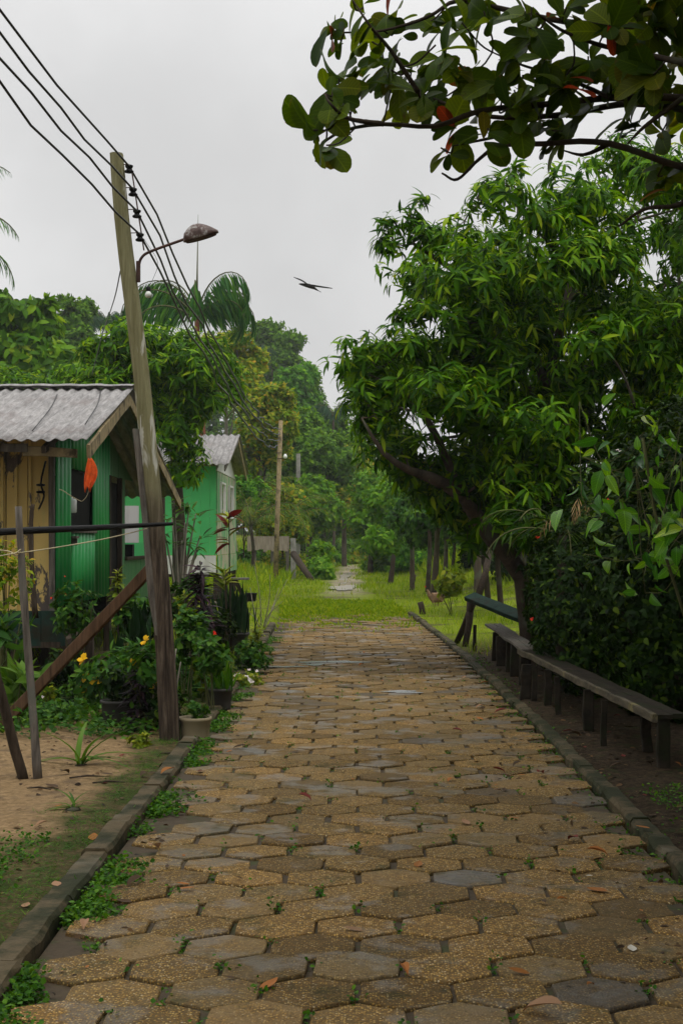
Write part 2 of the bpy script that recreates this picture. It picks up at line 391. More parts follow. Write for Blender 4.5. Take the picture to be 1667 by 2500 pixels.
M['green'] = paintmat('green_paint', (.026, .36, .085), (.02, .1, .03), (.03, .12, .05), (.68, .76), .4, .6)
M['green_board'] = paintmat('green_board_paint', (.035, .17, .05), (.02, .07, .02), (.1, .14, .08), (.64, .74), .55, .6)
M['green_pale'] = paintmat('mint_green_paint', (.075, .5, .15), (.07, .33, .1), (.36, .42, .26), (.66, .72), .5, .4)
M['white'] = paintmat('white_paint', (.66, .65, .62), (.42, .4, .36), (.3, .26, .2), (.64, .72), .55, .6)
M['worn'] = paintmat('worn_board', (.09, .32, .12), (.26, .2, .12), (.4, .34, .24), (.47, .55), .7, .7)
M['black'] = plain('black_plastic', (.004, .004, .004), .65, .2)
M['void'] = plain('dark_interior', (.012, .012, .011), .9, .1)  # near-black colour stands in for unlit interior shade; speaker cone uses it too
M['wire'] = plain('black_cable', (.012, .012, .011), .5)
M['rope'] = plain('pale_cord', (.4, .34, .2), .8)
M['orange'] = plain('orange_cloth', (.75, .1, .012), .75, .2, .3, 14)
M['whiteplastic'] = plain('white_plastic', (.75, .76, .75), .4, .4, .06)
M['bulb'] = plain('white_bulb_glass', (.72, .74, .68), .2, .5, .04)
M['bird'] = plain('dark_feather', (.022, .018, .016), .8, .2)
M['hen_tan'] = plain('tan_feather', (.22, .13, .07), .8, .2, .4, 30)
M['rust'] = plain('rusty_metal', (.075, .03, .018), .7, .4, .5, 18)
M['pot_grey'] = paintmat('stained_bucket', (.27, .22, .13), (.1, .1, .05), (.09, .07, .05), (.56, .68), .7, .8, 6)
M['pot_dark'] = plain('dark_pot', (.03, .027, .022), .7)
M['terracotta'] = plain('old_clay_pot', (.11, .085, .06), .8)
M['pale_wood'] = woodmat('pale_fence_board', (.2, .16, .12), (.42, .36, .29))
M['concrete'] = plain('pale_concrete', (.3, .29, .26), .9, .2, .4, 3)

def lamp_shell():
    m, nt, out = newmat('rusted_lamp_enamel'); k = NT(nt); n = k.noise(k.pos(), 14, 6, .7); 
    k.bsdf(out, k.ramp(n, [(.38, (.045, .02, .014)), (.52, (.1, .06, .05)), (.6, (.32, .3, .28))]), .55, k.bump(n, .2, .003)); return m
M['lampshell'] = lamp_shell()
def polemat():
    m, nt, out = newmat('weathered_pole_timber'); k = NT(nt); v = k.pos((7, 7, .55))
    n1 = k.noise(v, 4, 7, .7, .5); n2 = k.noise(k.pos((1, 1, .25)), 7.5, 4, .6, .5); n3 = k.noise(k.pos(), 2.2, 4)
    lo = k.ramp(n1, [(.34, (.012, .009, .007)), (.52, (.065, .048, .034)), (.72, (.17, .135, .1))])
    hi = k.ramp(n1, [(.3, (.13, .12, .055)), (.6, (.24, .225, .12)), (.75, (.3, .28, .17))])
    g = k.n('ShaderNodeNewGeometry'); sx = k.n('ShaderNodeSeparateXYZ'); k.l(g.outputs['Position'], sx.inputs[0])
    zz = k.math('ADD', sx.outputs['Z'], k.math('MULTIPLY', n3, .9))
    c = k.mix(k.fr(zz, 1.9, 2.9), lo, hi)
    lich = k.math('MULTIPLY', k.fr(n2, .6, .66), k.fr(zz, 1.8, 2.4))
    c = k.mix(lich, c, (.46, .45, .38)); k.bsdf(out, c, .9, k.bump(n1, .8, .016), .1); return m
M['pole'] = polemat()
def roofmat(name, a, b, stain):
    m, nt, out = newmat(name); k = NT(nt)
    n1 = k.noise(k.pos((2.5, .4, .6)), 7, 8, .75, .3); n2 = k.noise(k.pos(), 1.3, 4, .6); n3 = k.noise(k.pos(), 28, 3, .7)
    c = k.ramp(n1, [(.3, a), (.7, b)]); c = k.mix(k.fr(n2, .5, .72, 0, .7), c, stain); c = k.mix(k.fr(n3, .66, .74, 0, .7), c, (.06, .05, .045))
    k.bsdf(out, c, .8, k.bump(n3, .2, .004), .3); return m
M['roof'] = roofmat('weathered_fibre_cement', (.1, .095, .092), (.38, .365, .355), (.17, .14, .13))

def pavermat():
    m, nt, out = newmat('exposed_aggregate_paver'); k = NT(nt)
    g = k.n('ShaderNodeNewGeometry'); ri = g.outputs['Random Per Island']; v = k.pos()
    vo = k.n('ShaderNodeTexVoronoi', feature='F1'); vo.inputs['Scale'].default_value = 105; vo.inputs['Randomness'].default_value = 1.0; k.l(v, vo.inputs['Vector'])
    cs = k.n('ShaderNodeSeparateColor'); k.l(vo.outputs['Color'], cs.inputs[0])
    peb = k.ramp(cs.outputs[0], [(0, (.07, .034, .011)), (.35, (.23, .125, .035)), (.62, (.42, .25, .065)), (.86, (.6, .4, .12)), (1, (.6, .5, .32))])
    mort = k.mix(k.noise(v, 14, 5), (.085, .056, .023), (.185, .125, .054))
    edge = k.fr(vo.outputs['Distance'], .25, .62)
    agg = k.mix(.14, k.mix(edge, peb, mort), mort)
    # how much aggregate shows varies from paver to paver and in patches
    n1 = k.noise(v, 1.7, 4, .6); n2 = k.noise(v, 6.5, 6, .7); n4 = k.noise(v, 40, 3, .7)
    wear = k.fr(k.math('ADD', k.math('MULTIPLY', ri, .5), k.math('MULTIPLY', n2, .8)), .5, 1.1)
    smooth = k.mix(n2, (.105, .075, .036), (.22, .165, .088))
    smooth = k.mix(k.fr(ri, .9, .94), smooth, k.mix(n2, (.1, .09, .07), (.18, .165, .14)))
    c = k.mix(wear, agg, smooth)
    c = k.mix(k.fr(n4, .56, .7, 0, .6), c, (.035, .026, .015))
    c = k.mix(k.fr(n1, .52, .75, 0, .55), c, k.mix(1.0, c, (.55, .6, .4), 'MULTIPLY'))
    c = k.mix(k.fr(k.noise(v, 3.1, 6, .75), .53, .68, 0, .65), c, (.04, .045, .018))
    rv = k.math('FRACT', k.math('MULTIPLY', ri, 17.3)); c = k.mix(1.0, c, k.ramp(rv, [(0, (.62, .6, .58)), (.5, (.92, .93, .95)), (1, (1.12, 1.05, .98))]), 'MULTIPLY')
    # damp film: smooth dark patches
    wet = k.fr(k.math('ADD', k.math('MULTIPLY', n1, .6), k.math('MULTIPLY', k.noise(v, 4.2, 3), .4)), .48, .62)
    c = k.mix(wet, c, k.mix(1.0, c, (.74, .76, .8), 'MULTIPLY'))
    rough = k.fr(wet, 0, 1, .8, .34)
    h = k.math('ADD', k.math('MULTIPLY', k.fr(vo.outputs['Distance'], 0, .6, 1, 0), .5), k.math('MULTIPLY', n4, .6))
    p = k.bsdf(out, c, rough, k.bump(h, .7, .006), .22); k.l(k.fr(wet, 0, 1, .06, .3), p.inputs['Specular IOR Level']); return m
M['paver'] = pavermat()
def soilmat():
    m, nt, out = newmat('ground_soils'); k = NT(nt); v = k.pos()
    g = k.n('ShaderNodeNewGeometry'); sx = k.n('ShaderNodeSeparateXYZ'); k.l(g.outputs['Position'], sx.inputs[0])
    wob = k.math('SUBTRACT', k.noise(v, 1.1, 5, .65), .5); wob2 = k.math('SUBTRACT', k.noise(v, 3.0, 5, .65), .5)
    x = k.math('ADD', sx.outputs[0], k.math('MULTIPLY', wob2, .7)); y = k.math('ADD', sx.outputs[1], k.math('MULTIPLY', wob, 3.2))
    fine = k.noise(v, 22, 6, .75); mid = k.noise(v, 4, 6, .7)
    sand = k.mix(k.fr(fine, .3, .7), (.17, .112, .053), (.34, .23, .12)); sand = k.mix(k.fr(mid, .5, .66, 0, .7), sand, (.11, .078, .05)); sand = k.mix(k.fr(k.noise(v, 45, 3, .6), .66, .72), sand, (.04, .03, .02))
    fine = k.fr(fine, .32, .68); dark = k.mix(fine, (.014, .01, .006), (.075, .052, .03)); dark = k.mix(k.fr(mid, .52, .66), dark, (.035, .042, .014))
    moss = k.mix(fine, (.05, .042, .018), (.13, .095, .045)); moss = k.mix(k.fr(mid, .42, .6), moss, (.045, .062, .014))
    lawn = k.mix(fine, (.1, .15, .006), (.2, .25, .01))
    lawn = k.mix(k.fr(k.noise(v, .8, 5, .6), .5, .62, 0, .8), lawn, (.075, .065, .03))
    left = k.fr(x, -1.75, -1.35, 1, 0)
    sandmask = k.math('MULTIPLY', k.fr(y, 6.6, 7.8), k.fr(y, 12.2, 14.5, 1, 0))
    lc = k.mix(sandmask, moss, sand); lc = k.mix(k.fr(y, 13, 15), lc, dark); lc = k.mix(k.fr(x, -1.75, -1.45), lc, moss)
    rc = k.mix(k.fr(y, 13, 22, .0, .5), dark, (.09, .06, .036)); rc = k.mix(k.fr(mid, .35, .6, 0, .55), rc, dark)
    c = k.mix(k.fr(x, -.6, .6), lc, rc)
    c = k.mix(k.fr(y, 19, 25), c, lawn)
    worn = k.math('MULTIPLY', k.fr(k.math('ABSOLUTE', k.math('SUBTRACT', x, -.35)), .2, .9, 1, 0), k.math('MULTIPLY', k.fr(y, 36, 48), k.fr(y, 84, 96, 1, 0)))
    c = k.mix(k.math('MULTIPLY', worn, .85), c, (.3, .25, .19))
    k.bsdf(out, c, .85, k.bump(k.math('ADD', fine, mid), .6, .03), .06); return m
M['soil'] = soilmat()
def bedmat():
    m, nt, out = newmat('path_joint_soil'); k = NT(nt); v = k.pos(); n = k.noise(v, 5, 6, .7); f = k.noise(v, 30, 4, .7)
    c = k.mix(f, (.022, .015, .008), (.085, .06, .032)); c = k.mix(k.fr(n, .5, .66, 0, .8), c, k.mix(f, (.02, .03, .007), (.055, .07, .014)))
    k.bsdf(out, c, .85, k.bump(f, .4, .01), .25); return m
M['bed'] = bedmat()
def kerbmat():
    m, nt, out = newmat('mossy_kerb_concrete'); k = NT(nt); v = k.pos(); n = k.noise(v, 3, 6, .7); f = k.noise(v, 26, 5, .7)
    c = k.mix(f, (.04, .03, .016), (.13, .1, .055)); c = k.mix(k.fr(n, .4, .58), c, (.022, .025, .01)); c = k.mix(k.fr(k.noise(v, 9, 5, .75), .55, .68, 0, .8), c, (.018, .018, .009)); c = k.mix(k.fr(k.noise(v, 1.2, 3), .6, .72), c, (.16, .14, .1))
    k.bsdf(out, c, .8, k.bump(f, .6, .012), .12); return m
M['kerb'] = kerbmat()
def watermat():
    m, nt, out = newmat('puddle_water'); k = NT(nt); n = k.noise(k.pos(), 3, 3)
    k.bsdf(out, (.13, .13, .125), .2, k.bump(n, .3, .02), .6); return m
M['water'] = watermat()
M['wetsand_sheen'] = plain('wet_sand_painted_sheen', (.33, .29, .24), .3, .5, .25, 6)  # wet sand, base colour lightened in place of reflected sky on far puddles
def litter(name, stops): return leafmat(name, stops, .12, .55, (1, .9, .7))
M['dead_orange'] = litter('orange_dead_leaf', [(0, (.26, .09, .025)), (1, (.38, .15, .04))])
M['dead_tan'] = litter('tan_dead_leaf', [(0, (.24, .14, .08)), (1, (.36, .2, .11))])
M['dead_red'] = litter('red_dead_leaf', [(0, (.11, .018, .014)), (1, (.19, .045, .035))])
M['dead_brown'] = litter('brown_dead_leaf', [(0, (.045, .028, .017)), (1, (.09, .055, .03))])
M['dead_pale'] = litter('pale_dead_leaf', [(0, (.5, .46, .38)), (1, (.62, .58, .5))])
# ---------------------------------------------------------------- the setting
def axis(segs):
    out = []
    for a, b, n in segs: out += list(np.linspace(a, b, n, endpoint=False))
    return np.array(out+[segs[-1][1]])
gx = axis([(-400, -60, 10), (-60, -12, 24), (-12, -2.2, 30), (-2.2, 2.4, 70), (2.4, 12, 30), (12, 60, 24), (60, 400, 10)])
gy = axis([(-60, 2, 12), (2, 36, 150), (36, 120, 90), (120, 420, 20)])
XX, YY = np.meshgrid(gx, gy); ZZ = ground(XX, YY)
near = (1-sm(14, 30, YY))*sm(1.45, 1.7, np.abs(XX-.13))
ZZ = ZZ + near*.012*np.sin(XX*9+YY*3)*np.sin(YY*7-XX*4)
V = np.stack([XX.ravel(), YY.ravel(), ZZ.ravel()], 1); nx = len(gx)
ii = (np.arange(len(gy)-1)[:, None]*nx+np.arange(nx-1)[None]).ravel()
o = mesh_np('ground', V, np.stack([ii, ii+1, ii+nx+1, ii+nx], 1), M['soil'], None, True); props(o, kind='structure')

# the paved path: joint soil below, hexagonal slabs set on it
b = MB(); ys = np.linspace(2.0, 32.4, 62); Vb = []; Fb = []
for i, y in enumerate(ys):
    c = float(cx(y))
    for x in (-1.19, -.4, .4, 1.45): Vb.append((x+c, y, -.014+.005*math.sin(x*5+y*2.1)))
    if i: o_ = (i-1)*4; Fb += [(o_+j, o_+j+1, o_+j+5, o_+j+4) for j in range(3)]
b.add(Vb, Fb); o = b.build('path_bed', M['bed']); props(o, kind='structure')
pv = MB(); w = .332; Rr = w/math.sqrt(3); row = 0; y = 2.2; grey = []
while y < 32.6:
    c = float(cx(y)); x0 = -1.16+(w/2 if row % 2 else 0); i = 0
    while True:
        x = x0+i*w; i += 1
        if x > 1.42: break
        if x-w*.42 < -1.2: continue
        if y > 25 and rnd.random() < (y-25)/10*.75: continue
        if x < -.95 and rnd.random() < .16: continue
        q = math.radians(rnd.gauss(0, 1.6)); tx, ty = rnd.gauss(0, .013), rnd.gauss(0, .013); z = rnd.gauss(0, .003)
        ox, oy = x+c+rnd.gauss(0, .005), y+rnd.gauss(0, .005)
        k = .972*rnd.uniform(.972, 1.015); Vh = []
        rings = ((k, -.05), (k, -.008), (k*.988, -.002), (k*.962, .001))
        jit = [rnd.uniform(.965, 1.015) for _ in range(12)]
        for rk, rz in rings:
            for j in range(12):
                a = math.pi/6+j*math.pi/6+q
                rad = Rr*rk*(1 if j % 2 == 0 else .8660*1.004)*jit[j]
                # corners at 90 deg +-60: pointed towards the viewer, straight joints at the sides
                a = math.pi/2+j*math.pi/6+q
                px_, py_ = rad*math.cos(a), rad*math.sin(a)
                Vh.append((ox+px_*.978, oy+py_*1.008, z+rz+px_*tx+py_*ty))
        Fh = []
        for r_ in range(3):
            Fh += [(r_*12+j, r_*12+(j+1) % 12, r_*12+12+(j+1) % 12, r_*12+12+j) for j in range(12)]
        Fh.append(tuple(36+j for j in range(12)))
        pv.add(Vh, Fh)
    row += 1; y += 1.5*Rr
o = pv.build('path', M['paver']); props(o, kind='structure')

def kerb(name, x, y0, y1, w, skip=()):
    kb = MB(); y = y0
    while y < y1:
        L = rnd.uniform(.85, 1.05); ye = min(y+L, y1)
        if not any(a < y < b_ for a, b_ in skip):
            n = 8; Vk = []; Fk = []; dz = rnd.gauss(0, .008); dx = rnd.gauss(0, .008)
            for i in range(n+1):
                yy = y+.0015+(ye-y-.003)*i/n; c = float(cx(yy))+x+dx; h = .046+dz*.5+rnd.gauss(0, .0045); e = rnd.gauss(0, .004)
                for (a, z) in ((-w/2, -.12), (-w/2+e, h-.02), (-w/2+.015, h), (w/2-.015, h), (w/2+e, h-.02), (w/2, -.12)): Vk.append((c+a, yy, z))
                if i: o_ = (i-1)*6; Fk += [(o_+j, o_+j+1, o_+j+7, o_+j+6) for j in range(5)]
            Fk += [(5, 4, 3, 2, 1, 0), tuple(n*6+j for j in range(6))]
            kb.add(Vk, Fk)
        y = ye
    o = kb.build(name, M['kerb']); props(o, kind='structure')
kerb('kerb', -1.265, 2.4, 27, .125)
kerb('kerb', 1.53, 3.2, 31, .11)
# far-track puddle, sky sheen in its base colour, and water lying on the slabs
def puddle(c, rx, ry, z, seed, mat='water'):
    r2 = random.Random(seed); n = 40; ph = [r2.uniform(0, 6.28) for _ in range(4)]; Vp = [(c[0], c[1], z)]; Fp = []
    for i in range(n):
        a = 2*math.pi*i/n; k = 1+.25*math.sin(2*a+ph[0])+.2*math.sin(3*a+ph[1])+.12*math.sin(5*a+ph[2])+.08*math.sin(9*a+ph[3])
        Vp.append((c[0]+rx*k*math.cos(a), c[1]+ry*k*math.sin(a), z)); Fp.append((0, 1+i, 1+(i+1) % n))
    m = MB(); m.add(Vp, Fp); o = m.build('puddle', M[mat]); props(o, kind='structure')
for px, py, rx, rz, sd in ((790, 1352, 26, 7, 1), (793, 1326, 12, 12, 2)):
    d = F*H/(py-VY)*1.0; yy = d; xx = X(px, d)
    puddle((xx, yy), rx*d/F, rz*d*d/(F*H), gz(xx, yy)+.035, sd, 'wetsand_sheen')
for px, py, rx, rz, sd in ((765, 1521, 62, 3, 3), (655, 1532, 36, 2.2, 4), (925, 1590, 44, 3, 5), (720, 1527, 30, 2, 6)):
    d = F*H/(py-VY); puddle((X(px, d), d), rx*d/F, rz*d*d/(F*H), .0065, sd)

# grass of the clearing
def scatter_grass(n, xr, yr, keep, L, name, mat, tilt=.35, wide=1.0):
    x = rng.uniform(*xr, n); y = yr[0]+(yr[1]-yr[0])*rng.random(n)**1.7; m = keep(x, y); x, y = x[m], y[m]; n = len(x)
    z = ground(x, y); z = np.where((np.abs(x-.13-cx(y)) < 1.4) & (y < 36), np.maximum(z, -.012), z); d = np.stack([rng.normal(size=n)*tilt, rng.normal(size=n)*tilt, np.ones(n)], 1)
    nn = rng.normal(size=(n, 3)); nn[:, 2] *= .2
    Ls = L(x, y)*rng.uniform(.55, 1.35, n)
    return place(L_GRASS, np.stack([x, y, z-.01], 1), d, nn, Ls, L_wk(y)*wide)
def L_wk(y): return np.clip(y/26, .8, 3.2)
def patch(x, y, s=1.0): return np.sin(x*1.7*s+.6)*np.sin(y*.8*s+1.3)+.6*np.sin(x*3.9*s+y*1.9*s)
def keep_lawn(x, y):
    onpath = (np.abs(x-.13-cx(y)) < 1.35) & (y < 36)
    cover = np.where(onpath, sm(22, 32, y)*(.25+.75*sm(-.3, .9, patch(x, y, 1.6))+sm(29, 33, y)), np.where((x < -1.32) & (x > -2.6), sm(14, 17, y), sm(17, 24, y)))
    track = (np.abs(x+.35-.3*np.sin(y*.07)) < .55+.25*np.sin(y*.5)) & (y > 34)
    cover = np.where(track, .05, cover); cover = cover*(.35+.65*sm(-.9, .2, patch(x, y, .7)+.6*patch(y, x, .4)))
    return (rng.random(len(x)) < cover) & ((x > -5.5-(y > 32)*12))
def L_lawn(x, y):
    onpath = np.abs(x-.13-cx(y)) < 1.5
    return np.where(onpath, .075+.04*sm(28, 33, y), .12)*(1+.35*patch(x, y))*np.where(np.abs(x) > 2.4, 1.0+2.0*sm(34, 55, y), 1.0)+.02*(y > 40)
g1 = scatter_grass(190000, (-12, 14), (14, 125), keep_lawn, L_lawn, 'grass', M['grass'])
def keep_end(x, y):
    on = np.abs(x-.13-cx(y)) < 1.3
    return on & (rng.random(len(x)) < sm(24, 33, y)*(sm(-.5, .8, patch(x*1.3, y, 2.2))*.8+.2*sm(28, 31.5, y)+sm(30.5, 32.6, y)))
g2 = scatter_grass(60000, (-2, 1.8), (23, 36), keep_end, lambda x, y: .07+.05*sm(29, 33, y), 'grass', M['grass'], .7, 5.0)
o = mesh_np('grass', *join(g1, g2), M['grass']); props(o, kind='stuff')
# creeping weeds along the kerbs and in the joints
def weeds(name, xy, k, L, sp, tpl=L_ROUND, h=.025, mat='weed'):
    n = len(xy); c = np.repeat(np.array(xy), k, 0)+rng.normal(size=(n*k, 2))*sp; m = n*k
    p = np.stack([c[:, 0], c[:, 1], np.maximum(ground(c[:, 0], c[:, 1]), -.03)+np.abs(rng.normal(size=m))*h+.006], 1)
    d = rng.normal(size=(m, 3)); d[:, 2] = np.abs(d[:, 2])*.4+.1; nn = rng.normal(size=(m, 3))*.5+np.array([0, 0, 1])
    o = mesh_np(name, *place(tpl, p, d, nn, L*rng.uniform(.6, 1.5, m)), M[mat]); props(o, kind='stuff')
xy = []
for i in range(1250):
    y = 4.2+(24-4.2)*rnd.random()**1.6; u = abs(rnd.gauss(0, .5))
    if math.sin(y*3.1)+.7*math.sin(y*7.3+1) > -.35+u*1.2: xy.append((-1.19+u*.22+float(cx(y)), y))
weeds('creeping_weeds', xy, 26, .02, .03)
xy = []
for i in range(560):
    y = 4.3+20*rnd.random()**1.5; xy.append((-1.36-abs(rnd.gauss(0, .12))+float(cx(y)), y))
weeds('kerb_grass_tufts', xy, 20, .03, .04, L_GRASS, .005)
xy = []
for i in range(520):
    y = 4.2+14*rnd.random()**1.5; row_ = round((y-2.2)/(1.5*Rr)); yy = 2.2+row_*1.5*Rr; x = -1.16+(w/2 if row_ % 2 else 0)+(rnd.randrange(0, 8)+.5)*w
    if rnd.random() < .55 and x < 1.45: xy.append((x+rnd.gauss(0, .01), yy+rnd.gauss(0, .05)))
weeds('joint_weeds', xy, 14, .016, .018)
xy = [(-1.55-abs(rnd.gauss(0, .3)), rnd.uniform(4.2, 7.6)) for _ in range(420)]+[(1.75+abs(rnd.gauss(0, .25)), rnd.uniform(4.5, 9)) for _ in range(240)]+[(1.47+rnd.gauss(0, .04), rnd.uniform(5, 20)) for _ in range(200)]
weeds('ground_cover', xy, 9, .018, .05)
xy = [(X(rnd.uniform(-60, 420), 12)-.2, rnd.uniform(11.3, 15)) for _ in range(260)]
weeds('garden_weeds', xy, 14, .06, .09, L_SMALL, .06, 'bush')

# ---------------------------------------------------------------- wooden pole, lamp, wires
def seg_tube(pts, w, t, nseg=14):
    """squared timber along points with chamfers"""
    p = bez(pts, nseg); m = MB(); V = []; Fc = []; n = len(p)
    for i, q in enumerate(p):
        f = i/(n-1); ww = w[0]+(w[1]-w[0])*f; tt = t[0]+(t[1]-t[0])*f; c = .28*ww
        wj = ww*(1+rnd.uniform(-.03, .03))
        for a, b_ in ((-wj/2+c, -tt/2), (wj/2-c, -tt/2), (wj/2, -tt/2+c), (wj/2, tt/2-c), (wj/2-c, tt/2), (-wj/2+c, tt/2), (-wj/2, tt/2-c), (-wj/2, -tt/2+c)): V.append(q+Vector((a, b_, 0)))
        if i: o_ = (i-1)*8; Fc += [(o_+j, o_+(j+1) % 8, o_+8+(j+1) % 8, o_+8+j) for j in range(8)]
    Fc += [tuple(range(7, -1, -1)), tuple((n-1)*8+j for j in range(8))]
    return m.add(V, Fc)
D = 11.4
pp = [P(392, 1722, D), P(380, 1500, D), P(362, 1270, D), P(344, 1060, D), P(324, 850, D), P(298, 650, D), P(280, 500, D), P(268, 353, D)]
t = thing('utility_pole', 'leaning weathered timber utility pole with greenish lichen and four insulators', 'pole', pp[0])
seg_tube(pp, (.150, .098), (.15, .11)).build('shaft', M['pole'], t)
sp = [P(386, 1530, D-.03), P(352, 1370, D-.03), P(335, 1180, D-.03), P(312, 985, D-.03)]
seg_tube(sp, (.085, .048), (.07, .05), 8).build('splint', M['wood_grey'], t)
MB().tube([P(302, 385, D-.02), P(331, 575, D-.02)], .006, 6).build('rack_rod', M['rust'], t)
ins = [(297, 388), (306, 441), (315, 491), (322, 545)]
for (px, py) in ins:
    c = P(px, py, D-.02)
    MB().lathe(c-Vector((0, 0, .032)), [(.02, 0), (.034, .004), (.036, .016), (.02, .026), (.02, .036), (.03, .046), (.031, .058), (.016, .064)], 12).build('insulator', M['black'], t, True)
    MB().tube([c+Vector((-.075, .01, .035)), c+Vector((0, 0, .035))], .004, 5).build('bracket', M['rust'], t)
# lamp
t = thing('street_lamp', 'rusty cobra-head street lamp on a bent arm fixed to the leaning pole', 'street lamp', P(318, 640, D))
MB().tube(bez([P(319, 642, D-.03), P(319, 612, D-.03), P(327, 590, D-.03), P(350, 576, D-.03), P(425, 549, D-.03)], 24), .011, 8).build('arm', M['rust'], t, True)
a, e = P(421, 553, D-.03), P(501, 530, D-.03); ax = (e-a).normalized(); upv = Vector((-ax.z, 0, ax.x)); V = []; Fc = []; n = 14; s_ = 14; Lh = (e-a).length
for i in range(n+1):
    f = i/n; prof = (math.sin(math.pi*min(1, .12+f*.88))**.45 if f < .98 else .25)*(1 if i else .35)
    wd = .062*prof*(.75+.4*f); ht = .105*prof*(.62+.45*math.sin(math.pi*f**.8))
    for j in range(s_):
        q = 2*math.pi*j/s_; cz = math.sin(q); up_ = max(cz, -.06)*ht
        V.append(a+ax*(f*Lh)+Vector((0, 1, 0))*math.cos(q)*wd+upv*(up_-.012))
    if i: o_ = (i-1)*s_; Fc += [(o_+j, o_+(j+1) % s_, o_+s_+(j+1) % s_, o_+s_+j) for j in range(s_)]
Fc += [tuple(range(s_)), tuple(n*s_+j for j in range(s_))]
hd = MB().add(V, Fc).build('lamp_head', M['lampshell'], t, True)
V = [a+ax*(Lh*(.5+.43*math.cos(q)))+Vector((0, math.sin(q)*.05, 0))+upv*(-.026) for q in [2*math.pi*j/20 for j in range(20)]]
V2 = [v+upv*.012 for v in V]
MB().add(V+V2, [tuple(range(20)), tuple(range(39, 19, -1))]+[(j, 20+j, 20+(j+1) % 20, (j+1) % 20) for j in range(20)]).build('lamp_glass', M['rust'], hd)
MB().tube([P(318, 600, D-.03), P(318, 648, D-.03)], .017, 8).build('clamp', M['rust'], t)
# bulb hanging
c = P(341, 676, D-.05); t = thing('light_bulb', 'bare white light bulb hanging in a black socket beside the timber pole', 'light bulb', c)
MB().lathe(c-Vector((0, 0, .028)), [(.003, 0), (.017, .004), (.026, .018), (.026, .032), (.017, .046), (.013, .052)], 14).build('globe', M['bulb'], t, True)
MB().lathe(c+Vector((0, 0, .024)), [(.015, 0), (.018, .004), (.017, .03), (.006, .038)], 12).build('socket', M['black'], t, True)
MB().tube(bez([c+Vector((0, 0, .06)), P(352, 640, D-.05), P(362, 600, D-.05), P(330, 548, D-.05)], 12), .0016, 4).build('flex', M['wire'], t)
# wires: from behind the viewer over the insulators to the far pole
D2 = 52.0
names = [('topmost', (0, 30)), ('second from top', (0, 75)), ('third from top', (0, 133)), ('lowest', (0, 197))]
for (px, py), (nm, (lx, ly)), far in zip(ins, names, ((646, 985), (644, 997), (641, 1010), (638, 1022))):
    A = P(px, py-6, D-.05); L = P(lx, ly, 8.4); dr = (L-A)/(A.y-L.y)
    pts = [A+dr*(A.y-y)+Vector((rnd.gauss(0, .008), 0, rnd.gauss(0, .011)+.02*math.sin(y*1.1))) for y in np.linspace(-4, D-.7, 26)]+[A]
    E = P(*far, D2-.1); nF = 26
    for i in range(1, nF+1):
        f = i/nF; q = A.lerp(E, f); q.z -= 4*f*(1-f)*.55; q += Vector((rnd.gauss(0, .02), 0, rnd.gauss(0, .02)))*(i < nF); pts.append(q)
    o = MB().tube(pts, [.0085 if q.y < D else min(.017, .0085+(q.y-D)*.0006) for q in pts], 5).build('power_line', M['wire'], None, True)
    props(o, f'{nm} of the four black power lines strung along the leaning timber pole', 'power line', 'power lines between the poles')
o = MB().tube(bez([P(277, 622, D), P(262, 690, 13), P(235, 770, 16.5), P(212, 860, 18.5)], 14), .005, 4).build('guy_wire', M['wire'], None, True)
props(o, 'thin loose wire dropping from the leaning pole to the grey roof', 'wire')
for a_, b_ in (((136, 905, 18.7), (75, 1000, 15.9)), ((232, 903, 18.7), (196, 985, 16.1))):
    o = MB().tube(bez([P(*a_)+Vector((0, 0, .05)), (P(*a_)+P(*b_))/2+Vector((.05, 0, .07)), P(*b_)+Vector((0, 0, .05))], 10), .007, 4).build('wire_shadow_line', M['wire'], None, True)
    props(o, 'thin dark tube in place of a wire shadow on the grey corrugated roof, ' + ('nearer the pole' if a_[0] > 200 else 'farther from the pole'), 'wire shadow', 'wire shadows on the roof')  # dark tubes laid on the roof stand in for guy wire shadows
# far poles
xb, yb = X(632, D2), D2; t = thing('utility_pole', 'slim straight pale pole standing in the grass beside the further green house', 'pole', (xb, yb, gz(xb, yb)))
MB().tube([Vector((xb, yb, gz(xb, yb)-.3)), P(637, 1190, D2), P(645, 966, D2)], [.095, .09, .075], 10, irr=.02).build('shaft', M['cream'], t, True)
for py in (1040, 1053): MB().tube([P(638+i_, py, D2-.09) for i_ in (-3, 9)], .012, 5).build('strap', M['wire'], t)
c = P(655, 1048, D2-.1); MB().lathe(c-Vector((0, 0, .09)), [(.02, 0), (.07, .04), (.07, .1), (.03, .17)], 10).build('insulator', M['bulb'], t, True)
xb, yb = X(684, 72), 72; t = thing('utility_pole', 'grey concrete power post standing far back against the dark forest', 'pole', (xb, yb, gz(xb, yb)))
MB().beam(Vector((xb, yb, gz(xb, yb)-.3)), P(685, 1042, 72), .2, .2, (0, 1, 0)).build('shaft', M['concrete'], t)
MB().box(P(691, 1112, 71.8), (.32, .2, .38)).build('junction_box', M['rust'], t)

